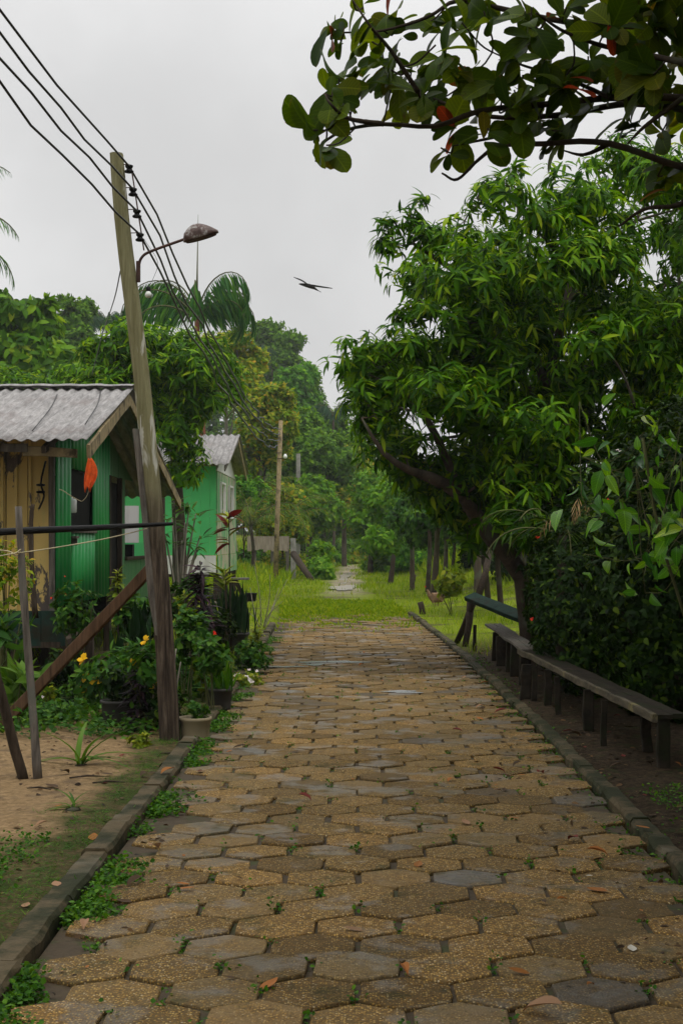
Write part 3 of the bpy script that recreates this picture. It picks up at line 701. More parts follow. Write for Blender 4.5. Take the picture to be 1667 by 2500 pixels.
# ---------------------------------------------------------------- houses
def corrugated(name, o3, u, v, nu_len, pitch, amp, mat, parent, nrm_, rag=0.0, nv=3, sag=0.0):
    """sheet from corner o3: waves run across u, ridges run along v"""
    u, v, nn = Vector(u), Vector(v), Vector(nrm_).normalized(); L = u.length; n = int(L/pitch*8); V = []; Fc = []
    for i in range(n+1):
        s = i/n; h = amp*math.sin(2*math.pi*s*L/pitch); sheet = int(s*L/1.05); rr = random.Random(sheet*7+3)
        ext = rr.uniform(-rag, rag)/v.length
        for j in range(nv+1):
            f = (j/nv)*(1+ext) if j == nv else j/nv
            V.append(Vector(o3)+u*s+v*f+nn*(h-sag*math.sin(math.pi*f)+rr.uniform(0, .006)))
        if i: o_ = (i-1)*(nv+1); Fc += [(o_+j, o_+j+1, o_+nv+2+j, o_+nv+1+j) for j in range(nv)]
    m = MB().add(V, Fc); ob = m.build(name, mat, parent, True); md = ob.modifiers.new('thickness', 'SOLIDIFY'); md.thickness = .007; return ob
def boards(name, o3, u, v, nrm_, bw, mat, parent, holes=(), t=.022, gap=.004, jit=.006, vjit=0.0):
    """vertical boards filling the rectangle u x v, each a thin slab; holes are (u0,u1,v0,v1) in metres"""
    o3, u, v, nn = Vector(o3), Vector(u), Vector(v), Vector(nrm_).normalized(); L, Hh = u.length, v.length; ud, vd = u/L, v/Hh; m = MB(); s = 0
    while s < L-.01:
        e = min(s+bw*rnd.uniform(.9, 1.1), L); spans = [(rnd.uniform(-vjit, vjit), Hh)]
        for (a, b_, c, d) in holes:
            if e > a+.005 and s < b_-.005:
                spans = [q for lo, hi in spans for q in ((lo, min(hi, c)), (max(lo, d), hi)) if q[1]-q[0] > .02]
        off = rnd.uniform(0, jit)
        for lo, hi in spans:
            q = [o3+ud*x+vd*y+nn*(off+k) for k in (0, t) for x, y in ((s+gap/2, lo), (e-gap/2, lo), (e-gap/2, hi), (s+gap/2, hi))]
            m.add(q, [(0, 1, 2, 3), (7, 6, 5, 4), (0, 4, 5, 1), (1, 5, 6, 2), (2, 6, 7, 3), (3, 7, 4, 0)])
        s = e
    return m.build(name, mat, parent)
xw, yf = -3.47, 17.0
h1 = thing('wooden_house', 'stilt house with grey corrugated roof, peeling yellow front and green corrugated side', 'house', (xw, yf, gz(xw, yf)))
XL = -9.5; e1 = (-2.83, 15.55, 2.56); rd = (-2.90, 18.8, 3.43); e2 = (-2.82, 23.7, 2.2)
corrugated('roof', (XL, rd[1]-.02, rd[2]+.04), (rd[0]+.06-XL, 0, 0), (0, e1[1]-rd[1], e1[2]-rd[2]), 0, .14, .014, M['roof'], h1, (0, -.26, .96), .06, 4, .01)
corrugated('roof', (XL, rd[1]+.02, rd[2]+.03), (rd[0]+.05-XL, 0, 0), (0, e2[1]-rd[1], e2[2]-rd[2]), 0, .165, .022, M['roof'], h1, (0, .24, .97), .05, 4)
corrugated('ridge_cap', (XL, rd[1]-.14, rd[2]+.055), (rd[0]+.07-XL, 0, 0), (0, .28, 0), 0, .36, .004, M['roof'], h1, (0, 0, 1), 0, 2, -.035)
MB().beam((rd[0], rd[1], rd[2]-.10), (e1[0], e1[1]+.05, e1[2]-.085), .035, .15, n=6, wob=.002).build('bargeboard', M['cream'], h1)
MB().beam((rd[0], rd[1]+.05, rd[2]-.10), (e2[0], e2[1]-.1, e2[2]-.09), .035, .14, n=6, wob=.002).build('bargeboard', M['cream'], h1)
MB().beam((XL, 15.75, 2.53), (-3.5, 15.75, 2.53), .05, .09).build('eave_beam', M['wood_grey'], h1)
MB().beam((-3.55, 15.78, 2.50), (-2.98, 15.78, 2.48), .05, .1, n=3, wob=.01).build('eave_beam', M['cream'], h1)
for x in (-3.3, -4.3, -5.3, -6.3): MB().beam((x, 15.6, 2.50), (x, 18.7, 3.33), .05, .08).build('rafter', M['wood_dark'], h1)
boards('wall', (XL, yf, .72), (xw-XL, 0, 0), (0, 0, 2.15), (0, -1, 0), .27, M['yellow'], h1, t=.024, gap=.012, jit=.018, vjit=.06)
for x in (-4.06, -3.9, -3.74, -4.3, -4.6): MB().beam((x, yf-.058, .72), (x, yf-.058, 2.8), .035, .022, (0, 1, 0)).build('batten', M['yellow'], h1)
MB().beam((xw-.02, yf-.055, .6), (xw-.02, yf-.055, 2.75), .06, .06, (0, 1, 0), n=5, wob=.003).build('corner_post', M['wood_grey'], h1)
# green side wall: corrugated sheets round a dark window, then the door
def cor_wall(y0, y1, z0, z1): corrugated('side_wall', (xw, y0, z0), (0, y1-y0, 0), (0, 0, z1-z0), 0, .23, .03, M['green'], h1, (1, 0, 0), 0, 2)
cor_wall(yf+.03, 17.95, .78, 2.9); cor_wall(17.95, 19.4, .78, 1.70); cor_wall(17.95, 19.4, 2.42, 3.1); cor_wall(19.4, 20.6, .78, 3.25)
MB().box((xw-.06, 18.67, 2.06), (.05, 1.5, .84)).build('window_dark_block', M['void'], h1)  # dark block behind the opening, interior shade put into its colour
MB().beam((xw+.03, 17.9, 1.66), (xw+.03, 19.45, 1.66), .06, .05).build('window_sill', M['wood_grey'], h1)
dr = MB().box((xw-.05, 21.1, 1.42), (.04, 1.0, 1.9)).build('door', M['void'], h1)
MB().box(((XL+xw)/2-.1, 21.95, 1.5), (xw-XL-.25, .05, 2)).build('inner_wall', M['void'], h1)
for y in (20.62, 21.6): MB().beam((xw+.01, y, .3), (xw+.01, y, 2.45), .07, .08, (0, 1, 0)).build('door_post', M['wood_dark'], h1)
boards('side_wall', (xw, 20.6, 2.45), (0, 3.4, 0), (0, 0, .55), (1, 0, 0), .2, M['green_board'], h1)
boards('side_wall', (xw, 21.64, .55), (0, .34, 0), (0, 0, 1.9), (1, 0, 0), .17, M['green_board'], h1)
boards('veranda_wall', (xw, 22.0, .5), (0, 4.4, 0), (0, 0, .74), (1, 0, 0), .16, M['green_board'], h1)
MB().beam((xw+.02, 21.95, 1.27), (xw+.02, 26.4, 1.27), .1, .05).build('veranda_rail', M['wood_dark'], h1)
boards('end_wall', (-7.5, 26.5, .5), (3.95, 0, 0), (0, 0, 1.0), (0, -1, 0), .2, M['green_pale'], h1)
boards('end_wall', (-4.5, 26.5, 1.5), (.6, 0, 0), (0, 0, .66), (0, -1, 0), .2, M['white'], h1)
MB().beam((xw, 26.4, .1), (xw, 26.4, 2.3), .09, .09, (0, 1, 0)).build('veranda_post', M['wood_dark'], h1)
MB().box(((XL+xw)/2, 21.8, .46), (xw-XL, 9.4, .07)).build('floor', M['wood_dark'], h1)
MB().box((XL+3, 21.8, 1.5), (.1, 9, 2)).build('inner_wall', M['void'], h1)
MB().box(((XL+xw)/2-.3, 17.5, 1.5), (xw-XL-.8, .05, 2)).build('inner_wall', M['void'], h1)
# front deck on stilts
MB().box(((XL-3.0)/2-.05, 16.1, .47), (-3.0-XL, 1.75, .06)).build('deck', M['wood_dark'], h1)
boards('deck_skirt', (XL, 15.25, .46), (-3.0-XL, 0, 0), (0, 0, .36), (0, -1, 0), .4, M['plank_green'], h1)
for x in (-3.05, -3.55, -4.0, -4.5, -5.4):
    for y in (15.35, 16.9): MB().beam((x, y, gz(x, y)-.2), (x, y, .46), .09, .09, (0, 1, 0), n=2, wob=.004).build('stilt', M['wood_dark'], h1)
for y in (18.6, 20.6, 22.6, 24.6, 26.3): MB().beam((xw, y, gz(xw, y)-.2), (xw, y, .46), .1, .1, (0, 1, 0)).build('stilt', M['wood_dark'], h1)
# electric meter brackets under the eave
MB().tube(bez([(-3.55, 16.9, 2.45), (-3.6, 16.88, 2.2), (-3.56, 16.86, 2.05), (-3.62, 16.86, 1.9)], 10), .012, 5).build('wire_bundle', M['black'], h1)
for z in (2.16, 2.08): MB().lathe((-3.6, 16.86, z), [(.02, 0), (.05, .005), (.05, .025), (.02, .03)], 10).build('insulator', M['black'], h1, True)
# things on the house
c = P(163, 1162, 17.9); t = thing('plastic_jug', 'white plastic jug standing on a little shelf by the dark window', 'jug', c-Vector((0, 0, .12)))
MB().lathe(c-Vector((0, 0, .085)), [(.06, 0), (.072, .01), (.074, .145), (.066, .165), (.03, .175), (.025, .19)], 14).build('body', M['whiteplastic'], t, True)
t = thing('wall_shelf', 'small grey board shelf fixed to the green wall below the dark window', 'shelf', P(165, 1228, 17.9))
MB().box(P(165, 1234, 17.88), (.15, .16, .03)).build('board', M['wood_grey'], t); MB().box(P(165, 1244, 17.86), (.14, .02, .09)).build('bracket', M['wood_grey'], t)
cl = MB(); V = []; Fc = []; top = P(207, 1055, 15.5)
for i in range(12):
    f = i/11
    for j in range(9):
        g_ = j/8-.5; wd = .012+.095*math.sin(math.pi*min(1, f*.85+.03))**.8
        V.append(top+Vector((g_*wd*1.25+.02*math.sin(f*4)-.006*f, .02*math.sin(g_*17+f*3)*(f+.2), -f*.315+.03*abs(g_)*(1-f)+(.035*math.sin(g_*9+2) if i == 11 else 0))))
    if i: o_ = (i-1)*9; Fc += [(o_+j, o_+j+1, o_+10+j, o_+9+j) for j in range(8)]
o = cl.add(V, Fc).build('cloth', M['orange'], None, True); o.modifiers.new('thickness', 'SOLIDIFY').thickness = .006
props(o, 'crumpled orange cloth hanging from the corner of the corrugated roof', 'cloth')
o = MB().tube(bez([P(137, 1124, 15.6), P(147, 1128, 15.6), P(165, 1140, 15.6), P(184, 1150, 15.6), P(191, 1150, 15.6), P(202, 1135, 15.6), P(208, 1105, 15.55)], 26), .0035, 5).build('cord', M['rope'], None, True)
props(o, 'pale green cord looped below the eave beside the orange cloth', 'cord')
c = P(295, 1268, 23.2); t = thing('stereo_speaker', 'black box speaker standing on the dark veranda rail', 'speaker', c-Vector((0, 0, .13)))
MB().box(c, (.16, .18, .24)).build('cabinet', M['black'], t); MB().lathe(c+Vector((0, -.095, -.02)), [(.05, 0), (.05, .008)], 12).build('cone', M['void'], t)

# house two, further along
x2, y2 = -3.33, 35.0
h2 = thing('wooden_house', 'mint green board house with white skirt and grey roof half hidden by the mango tree', 'house', (x2, y2, gz(x2, y2)))
n1 = (-3.18, 34.45, 3.27); r2 = (-3.02, 37.6, 4.17); f2 = (-3.04, 40.7, 3.3)
corrugated('roof', (-9, r2[1]-.02, r2[2]+.04), (r2[0]+9.05, 0, 0), (.0, n1[1]-r2[1], n1[2]-r2[2]), 0, .17, .022, M['roof'], h2, (0, -.27, .96), .04, 3)
corrugated('roof', (-9, r2[1]+.02, r2[2]+.03), (r2[0]+9.05, 0, 0), (0, f2[1]-r2[1], f2[2]-r2[2]), 0, .17, .022, M['roof'], h2, (0, .27, .96), .04, 3)
MB().beam((r2[0], r2[1], r2[2]-.08), (n1[0]+.1, n1[1], n1[2]-.07), .03, .12).build('bargeboard', M['wood_grey'], h2)
MB().beam((r2[0], r2[1]+.03, r2[2]-.08), (f2[0], f2[1], f2[2]-.07), .03, .12).build('bargeboard', M['cream'], h2)
boards('wall', (-9, y2, 1.19), (9+x2, 0, 0), (0, 0, 2.1), (0, -1, 0), .22, M['green_pale'], h2)
boards('skirt', (-9, y2-.02, .74), (9+x2, 0, 0), (0, 0, .44), (0, -1, 0), .18, M['white'], h2)
boards('side_wall', (x2, y2+.03, 1.19), (0, 5.4, 0), (0, 0, 1.98), (1, 0, 0), .24, M['worn'], h2, holes=((.75, 1.75, .95, 1.72), (3.1, 4.1, .95, 1.72)))
boards('skirt', (x2+.02, y2+.03, .74), (0, 5.4, 0), (0, 0, .44), (1, 0, 0), .2, M['worn'], h2)
m = MB(); m.add([(x2+.01, y2+.1, 3.2), (x2+.01, y2+5.4, 3.2), (x2+.01, y2+2.6, 4.02), (x2-.03, y2+.1, 3.2), (x2-.03, y2+5.4, 3.2), (x2-.03, y2+2.6, 4.02)], [(0, 1, 2), (5, 4, 3), (0, 3, 4, 1), (1, 4, 5, 2), (2, 5, 3, 0)]); m.build('gable', M['white'], h2)
for y in (y2+1.28, y2+3.63):
    wf_ = MB(); z0, z1 = 2.12, 2.93
    for a, b_ in (((y-.52, z0), (y-.52, z1)), ((y+.52, z0), (y+.52, z1)), ((y-.52, z0), (y+.52, z0)), ((y-.52, z1), (y+.52, z1))): wf_.beam((x2+.04, a[0], a[1]), (x2+.04, b_[0], b_[1]), .05, .07, (1, 0, 0))
    wn = wf_.build('window', M['white'], h2); MB().box((x2-.05, y, (z0+z1)/2), (.02, 1.04, .8)).build('shutter', M['white'], wn)
for y in (y2+.2, y2+2.7, y2+5.2):
    MB().beam((x2-.02, y, gz(x2, y)-.2), (x2-.02, y, .74), .12, .12, (0, 1, 0)).build('stilt', M['wood_dark'], h2)
for x in (-4.6, -6): MB().beam((x, y2+.1, gz(x, y2)-.2), (x, y2+.1, .74), .12, .12, (0, 1, 0)).build('stilt', M['wood_dark'], h2)
MB().box((-6.2, y2+2.7, .7), (5.7, 5.3, .06)).build('floor', M['wood_dark'], h2)
d = 34.0
t = thing('wooden_landing', 'rickety wooden landing with two plank levels beside the mint green house', 'landing', (X(535, d), d, gz(X(535, d), d)))
MB().beam(P(502, 1327, d), P(572, 1330, d), .45, .04, n=3, wob=.008).build('platform', M['wood_grey'], t)
MB().beam(P(488, 1384, d-.6), P(566, 1386, d-.6), .4, .04, n=3, wob=.008).build('step', M['wood_grey'], t)
for a, b_ in (((505, 1330), (505, 1395)), ((533, 1330), (534, 1392)), ((541, 1332), (566, 1385)), ((494, 1386), (494, 1402)), ((560, 1388), (561, 1402))): MB().beam(P(*a, d), P(*b_, d), .09, .09, (0, 1, 0)).build('leg', M['wood_dark'], t)
c = P(577, 1372, d-.6); t = thing('plastic_tub', 'black plastic tub left at the end of the grey wooden landing', 'tub', c-Vector((0, 0, .09)))
MB().lathe(c-Vector((0, 0, .09)), [(.1, 0), (.13, .17), (.145, .175), (.145, .19), (.12, .185), (.1, .03), (.0, .03)], 18).build('body', M['black'], t, True)
# pale fence and post at the back
d = 58; t = thing('plank_fence', 'pale weathered plank fence far back left of the grassy track', 'fence', (X(620, d), d, gz(X(620, d), d)))
boards('plank_panel', P(568, 1264, d), P(664, 1264, d)-P(568, 1264, d), (0, 0, .55), (0, -1, 0), .16, M['pale_wood'], t, vjit=.05)
for px in (585, 625, 660): q = P(px, 1236, d+.1); MB().beam((q.x, q.y, gz(q.x, q.y)-.2), q, .12, .12, (0, 1, 0)).build('post', M['wood_grey'], t)
q = P(673, 1236, 56); t = thing('fence_post', 'thick grey wooden post with a fallen log against it, at the back of the clearing', 'post', (q.x, q.y, gz(q.x, q.y)))
MB().beam((q.x, q.y, gz(q.x, q.y)-.2), q, .2, .2, (0, 1, 0), n=3, wob=.006).build('shaft', M['concrete'], t)
a, b_ = P(674, 1272, 55.6), P(715, 1300, 53); a.z = max(a.z, gz(a.x, a.y)+.25); b_.z = gz(b_.x, b_.y)+.06
o = MB().tube([a, a.lerp(b_, .5), b_], [.13, .12, .1], 8, irr=.1).build('fallen_log', M['wood_dark'], None, True); props(o, 'dark fallen log sloping down to the grass from the grey post', 'log')
# ---------------------------------------------------------------- big trees
def base(px, d, dz=-.15): x = X(px, d); return (x, d, gz(x, d)+dz)
# mango on the right
D = 18.5
tb = [base(1225, 18.8), P(1200, 1330, 18.6), P(1130, 1240, 18.2), P(1060, 1140, 17.8), P(985, 1095, 17.4), P(940, 1080, 17.2)]
poly = [(815, 850), (845, 785), (905, 725), (930, 670), (960, 610), (1000, 640), (1040, 560), (1090, 500), (1090, 440), (1140, 450), (1200, 400), (1250, 440), (1300, 430), (1400, 370), (1500, 360), (1680, 380), (1700, 1190), (1280, 1220), (1130, 1200), (990, 1120), (890, 1040), (845, 990), (840, 920)]
bl = clumps(poly, 150, 18.3, 1.7, (.3, .58), .7, 34)
bl += [B(*q) for q in ((955, 525, 17.6, 50, 34), (905, 560, 17.6, 40, 34), (880, 510, 17.6, 34, 28), (960, 455, 17.7, 22, 26), (940, 490, 17.7, 34, 24), (1005, 530, 17.6, 40, 40), (1185, 385, 18.6, 22, 34), (1125, 425, 18.6, 40, 36), (800, 835, 17.2, 22, 22), (825, 905, 17.1, 32, 55), (830, 810, 17.1, 60, 50), (870, 870, 17, 70, 60), (930, 790, 17, 70, 50), (862, 950, 17, 50, 50))]
t = thing('mango_tree', 'large mango tree overhanging the right side of the path with drooping lance-shaped leaves', 'tree', tb[0])
pts, od = blob_pts(bl, 7600, .3, 4, .32); od = nrm(od+np.array([0, 0, .5]))
tk = MB(); nodes = []
for path, ra, rb in ((tb+[P(880, 1040, 17), P(830, 960, 16.9)], .14, .012), ([base(1262, 19), P(1268, 1200, 19), P(1245, 1080, 18.8), P(1255, 900, 18.6), P(1300, 700, 18.8), P(1330, 540, 19)], .13, .04), ([P(1250, 1080, 18.8), P(1200, 860, 18.4), P(1140, 700, 18), P(1010, 600, 17.8), P(950, 560, 17.7)], .075, .02),
                     ([P(1255, 900, 18.6), P(1210, 740, 18.5), P(1190, 600, 18.6), P(1190, 450, 18.6)], .055, .02), ([P(1060, 1140, 17.8), P(1000, 1000, 17.6), P(930, 900, 17.3), P(850, 830, 17.2)], .06, .02), ([P(1300, 700, 18.8), P(1400, 600, 19), P(1480, 470, 19.2)], .05, .02)):
    q = bez(path, 14); tk.tube(q, [ra+(rb-ra)*i/(len(q)-1) for i in range(len(q))], 9, irr=.07); nodes += q[5:]
nodes = grow(tk, nodes, bl, .02); sprigs(tk, nodes, pts, 700)
tk.build('trunk', M['bark'], t, True)
mesh_np('crown', *rosette(L_MANGO, pts, od, 9, .172, (50, 105), .36, .02, .38), M['mango'], t)
# thinner tree at the right edge behind it
tree('mango_tree', 'thin airy mango tree at the right edge behind the large mango, showing sky between twigs', 'tree',
     [base(1640, 21), P(1630, 1000, 21), P(1600, 700, 21), P(1560, 520, 21)], .12, .04,
     [B(1560, 560, 21, 70, 90, .8), B(1500, 690, 21.4, 80, 80, .9), B(1600, 760, 20.8, 110, 100, 1), B(1540, 900, 20.6, 120, 120, 1.1), B(1640, 480, 21, 90, 90, 1), B(1640, 1000, 20.5, 120, 160, 1.2)],
     1000, 9, L_MANGO, .185, M['mango_dark'], M['bark'], 'mango trees right of the path', (40, 108), .38, 160)
# mango behind the yellow house
def poly_tree(name, label, trunk, r0, poly, nc, d, dd, rc, extra, nros, k, tpl, L, lm, bm, group=None, nsp=60, grav=.32):
    t = thing(name, label, 'tree', trunk[0], group); bl = clumps(poly, nc, d, dd, rc, .72, 18)+[B(*q) for q in extra]
    pts, od = blob_pts(bl, nros, .3, 4, .3); od = nrm(od+np.array([0, 0, .5])); tk = MB(); q = bez(trunk, 12)
    tk.tube(q, [r0*(1-.6*i/(len(q)-1)) for i in range(len(q))], 9, irr=.06); nodes = grow(tk, q[4:], bl, r0*.2); sprigs(tk, nodes, pts, nsp); tk.build('trunk', bm, t, True)
    mesh_np('crown', *rosette(tpl, pts, od, k, L, (50, 105), grav, .02), lm, t); return t
poly_tree('mango_tree', 'round dark mango tree between the two stilt houses', [base(412, 29), P(412, 1250, 29), P(405, 1100, 29), P(400, 950, 29), P(410, 850, 29)], .16,
    [(215, 800), (300, 765), (400, 755), (490, 790), (520, 850), (520, 920), (480, 945), (450, 960), (445, 1070), (425, 1090), (395, 1050), (350, 985), (240, 960)], 46, 28.6, 1.0, (.38, .62), [(535, 900, 28.4, 30, 40), (500, 830, 28.4, 40, 30)], 2000, 9, L_MANGO, .215, M['mango'], M['bark_dark'], None, 80)
poly_tree('mango_tree', 'broad bright green mango tree rising behind the grey roof of the yellow house', [base(200, 36), P(200, 1200, 36), P(205, 1000, 36), P(210, 900, 36)], .18,
    [(-60, 900), (20, 870), (90, 885), (150, 850), (215, 870), (255, 815), (330, 830), (370, 870), (360, 960), (200, 990), (-60, 990)], 46, 36, 1.2, (.42, .7), [(285, 820, 36, 40, 26), (130, 865, 36, 36, 24)], 1900, 9, L_MANGO, .24, M['mango'], M['bark_dark'], None, 40)
# big leaved tree at the left edge
tree('cecropia_tree', 'pale-branched tree with big drooping leaves at the left edge above the roof', 'tree',
     [base(85, 44), P(85, 960, 44), P(70, 840, 44), P(20, 740, 44)], .13, .05,
     [B(40, 720, 44, 55, 32, .9), B(95, 750, 44.3, 42, 34, .7), B(10, 790, 44, 60, 50, .9), B(70, 820, 44, 70, 55, 1), B(115, 700, 44, 20, 16, .4), B(30, 870, 43.6, 60, 40, .9), B(-20, 700, 44, 50, 40, .8), B(130, 840, 44, 50, 50, .8)],
     760, 8, L_OVAL, .34, M['cecropia'], M['bark_pale'], None, (45, 110), .5, 60, .45, .3, .3, 5)
# ---------------------------------------------------------------- sea almond overhead
t = thing('almond_tree', 'sea almond tree reaching in overhead from the right with big rounded leaves, some red', 'tree', (4.6, 8.4, gz(4.6, 8.4)))
tk = MB(); tk.tube(bez([(4.6, 8.4, -.2), (4.5, 8.3, 1.5), (4.55, 8.2, 3.0), (4.7, 8.1, 4.6), (4.6, 8, 6)], 16), [.2-.007*i for i in range(17)][:len(bez([(4.6, 8.4, -.2), (4.5, 8.3, 1.5), (4.55, 8.2, 3.0), (4.7, 8.1, 4.6), (4.6, 8, 6)], 16))], 10, irr=.05)
br = [[(1650, 240), (1568, 225), (1400, 225), (1250, 240), (1100, 255), (1000, 290), (880, 285), (790, 300), (735, 335), (725, 372)],
      [(1650, 255), (1450, 238), (1300, 262), (1150, 270), (1050, 248), (960, 212), (890, 175)],
      [(880, 285), (800, 272), (760, 240), (745, 215)], [(1650, 400), (1400, 330), (1250, 330), (1150, 335), (1100, 365), (1050, 412), (1015, 398)],
      [(1650, 70), (1450, 60), (1300, 50), (1150, 20), (1050, 2), (980, 40), (880, 70), (790, 75)], [(1650, 160), (1500, 130), (1400, 110), (1300, 75), (1230, 30)],
      [(1400, 225), (1300, 180), (1200, 150), (1130, 120)], [(1250, 240), (1180, 300), (1090, 325), (1040, 335)], [(960, 212), (900, 120), (850, 60), (810, 0)],
      [(1650, 420), (1560, 470), (1480, 480), (1420, 520)], [(1400, 330), (1340, 355), (1290, 345)], [(1568, 225), (1480, 290), (1440, 330)]]
ends = []
for i, b in enumerate(br):
    d0 = 7.0+.35*math.sin(i*2.1); n_ = len(b); q = [P(px, py, d0+.12*math.sin(j*1.3+i)) for j, (px, py) in enumerate(b)]
    if b[0][0] >= 1650: q = [Vector((4.55, 8.15, 3.3+.25*(i % 4))), Vector((2.9, 7.6, q[0].z+.1))]+q
    cv = bez(q, 40); bnodes = (bnodes if i else [])+cv; r0 = .021 if b[0][0] >= 1650 else .011
    tk.tube(cv, [r0*(1-.86*k/(len(cv)-1))+.002 for k in range(len(cv))], 6, irr=.08)
ros = [(742, 72, 8), (765, 100, 4), (830, 100, 4), (870, 140, 5), (735, 228, 6), (760, 205, 5), (790, 200, 6), (722, 292, 6), (692, 348, 6), (728, 388, 3), (742, 262, 5), (770, 240, 5), (900, 200, 8), (880, 180, 7), (945, 175, 7), (965, 240, 7), (930, 270, 5),
       (880, 40, 5), (905, 75, 6), (990, 55, 6), (820, 20, 3), (1000, 120, 4), (1060, 185, 7), (1075, 215, 7), (1135, 110, 5), (1160, 70, 7), (1110, 30, 7), (1090, 15, 5), (1190, 130, 8), (1230, 70, 8), (1100, 210, 7), (1040, 335, 4), (1075, 320, 4), (1120, 345, 5), (1012, 395, 2),
       (1200, 200, 8), (1250, 150, 8), (1300, 200, 8), (1180, 280, 7), (1240, 310, 8), (1320, 290, 8), (1220, 20, 7), (1300, 20, 8), (1400, 60, 7), (1350, 150, 8), (1400, 190, 8), (1450, 120, 8), (1505, 50, 9), (1550, 110, 9), (1500, 180, 8), (1550, 210, 8), (1150, 220, 7), (1000, 200, 6), (985, 270, 5), (1260, 260, 7), (1360, 250, 7),
       (1440, 300, 8), (1520, 320, 8), (1560, 400, 9), (1520, 430, 5), (1350, 340, 8), (1290, 350, 6), (1470, 370, 7), (1180, 240, 6), (1330, 80, 7), (1480, 10, 8), (1560, 20, 9), (1400, 10, 7), (1450, 230, 7), (1580, 300, 8), (1280, 110, 7), (1060, 60, 4)]
Vs = []
for px, py, k in ros:
    if px > 1000 and rnd.random() < .2: continue
    px += max(0, 26-.1*(px-690)); py *= .86 if px < 1400 else .94; c = P(px, py, 7.0+rnd.uniform(-.4, .5)); a = np.array([[(-.5 if px < 1000 else -.2)+rnd.uniform(-.4, .4), rnd.uniform(-.6, .1), .35+rnd.uniform(-.3, .3)]])
    Vs.append(rosette(L_OBOV, np.array([tuple(c)]), nrm(a), k+(3 if px > 1000 else 2), .145, (25, 95), .42, .012, .42))
    s_ = min(bnodes, key=lambda q: (q-c).length)
    if (s_-c).length < 1.2: tk.tube(bez([s_, s_.lerp(c, .5)+Vector((rnd.uniform(-.03, .03), 0, -.03)), c], 6), .0045, 5)
# unseen rest of its canopy, up and right, extended to shade the path
blr = [((3.4, 7.4, 4.6), (1.5, 2.2, .9)), ((2.6, 5.2, 4.7), (1.5, 1.6, .7)), ((4.8, 9.5, 5.2), (1.8, 2.2, 1.0)), ((4.4, 5.5, 4.4), (1.6, 1.8, 1.2)), ((3.6, 10.5, 4.9), (1.2, 1.4, .8)), ((5.6, 7, 3.6), (1.3, 2.2, 1.0)), ((1.7, 3.4, 4.5), (1.5, 1.6, .5)), ((3.6, 3.0, 4.0), (1.6, 1.8, 1.0)), ((2.5, 1.0, 4.3), (2.0, 1.6, .8)), ((2.6, 2.8, 3.9), (1.3, 1.6, .6)), ((3.4, .5, 3.6), (1.6, 2.0, .9)), ((2.2, -1.2, 4.2), (1.8, 1.6, .7)), ((1.3, 4.6, 4.7), (1.0, 1.6, .6)), ((1.6, 7.6, 5.5), (1.2, 1.6, .6)), ((2.8, 10, 6.3), (1.6, 2.0, .8)), ((4.6, 3.5, 2.6), (.9, 2.6, 1.5)), ((4.8, 8, 2.4), (.9, 2.6, 1.5))]
pts, od = blob_pts(blr, 3800, .3, 6, .25); Vs.append(rosette(L_OBOV, pts, od, 9, .22, (40, 110), .3, .05))
tk.build('trunk', M['bark_dark'], t, True)
leaf_coords(mesh_np('crown', *join(*Vs), M['almond'], t), L_OBOV)

# ---------------------------------------------------------------- right hand undergrowth
def bloom(c, ax, k, L):
    V, T = rosette(L_ROUND, np.array([c]), nrm(np.array([ax])), k, L, (50, 80), 0, .0)
    return V, T
def bush(name, label, cat, c, r, n, k, tpl, L, mat, group=None, stems=7, th=(30, 110), grav=.1, shell=.35, flowers=None, stemmat='bark_dark', clump=6, spread=.25):
    c = Vector(c); t = thing(name, label, cat, (c.x, c.y, gz(c.x, c.y)), group)
    pts, od = blob_pts([((c.x, c.y, gz(c.x, c.y)+r[2]*.95), r)], n, shell, clump, spread); pts[:, 2] = np.maximum(pts[:, 2], ground(pts[:, 0], pts[:, 1])+.02)
    mesh_np('foliage', *rosette(tpl, pts, od, k, L, th, grav, L*.12), M[mat], t)
    mb = MB()
    for i in range(stems):
        p = Vector(pts[rnd.randrange(len(pts))]); s = Vector((c.x+rnd.uniform(-.2, .2)*r[0], c.y+rnd.uniform(-.2, .2)*r[1], gz(c.x, c.y)-.03))
        mb.tube(bez([s, s.lerp(p, .5)+Vector((0, 0, .1*r[2])), p], 8), [.004+.012*r[2], .003+.008*r[2], .002][0:1]*1 and [(.004+.012*r[2])*(1-.7*q/8) for q in range(len(bez([s, s.lerp(p, .5), p], 8)))], 5)
    mb.build('stem', M[stemmat], t, True)
    if flowers:
        fm, nf, fl, kk = flowers
        for i in rng.choice(len(pts), nf): mesh_np('flower', *bloom(pts[i]+od[i]*L*.8, od[i]+np.array([0, -.8, .2]), kk, fl), M[fm], t)
    return t
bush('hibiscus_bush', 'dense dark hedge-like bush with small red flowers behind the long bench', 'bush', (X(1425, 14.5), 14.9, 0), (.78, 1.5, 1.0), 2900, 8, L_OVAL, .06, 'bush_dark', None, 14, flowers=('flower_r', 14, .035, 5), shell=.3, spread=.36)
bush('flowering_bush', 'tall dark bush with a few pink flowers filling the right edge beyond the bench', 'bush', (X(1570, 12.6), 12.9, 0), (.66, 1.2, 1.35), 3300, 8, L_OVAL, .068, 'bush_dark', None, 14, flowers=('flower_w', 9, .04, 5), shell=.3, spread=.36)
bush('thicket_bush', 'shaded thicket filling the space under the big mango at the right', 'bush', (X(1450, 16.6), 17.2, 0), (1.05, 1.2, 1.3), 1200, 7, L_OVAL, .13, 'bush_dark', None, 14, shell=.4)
bush('thicket_bush', 'dark leafy shrub in the deep shade at the right edge of the path', 'bush', (3.0, 10.6, 0), (.42, 1.3, .75), 700, 8, L_OVAL, .09, 'bush_dark', None, 10, shell=.4)
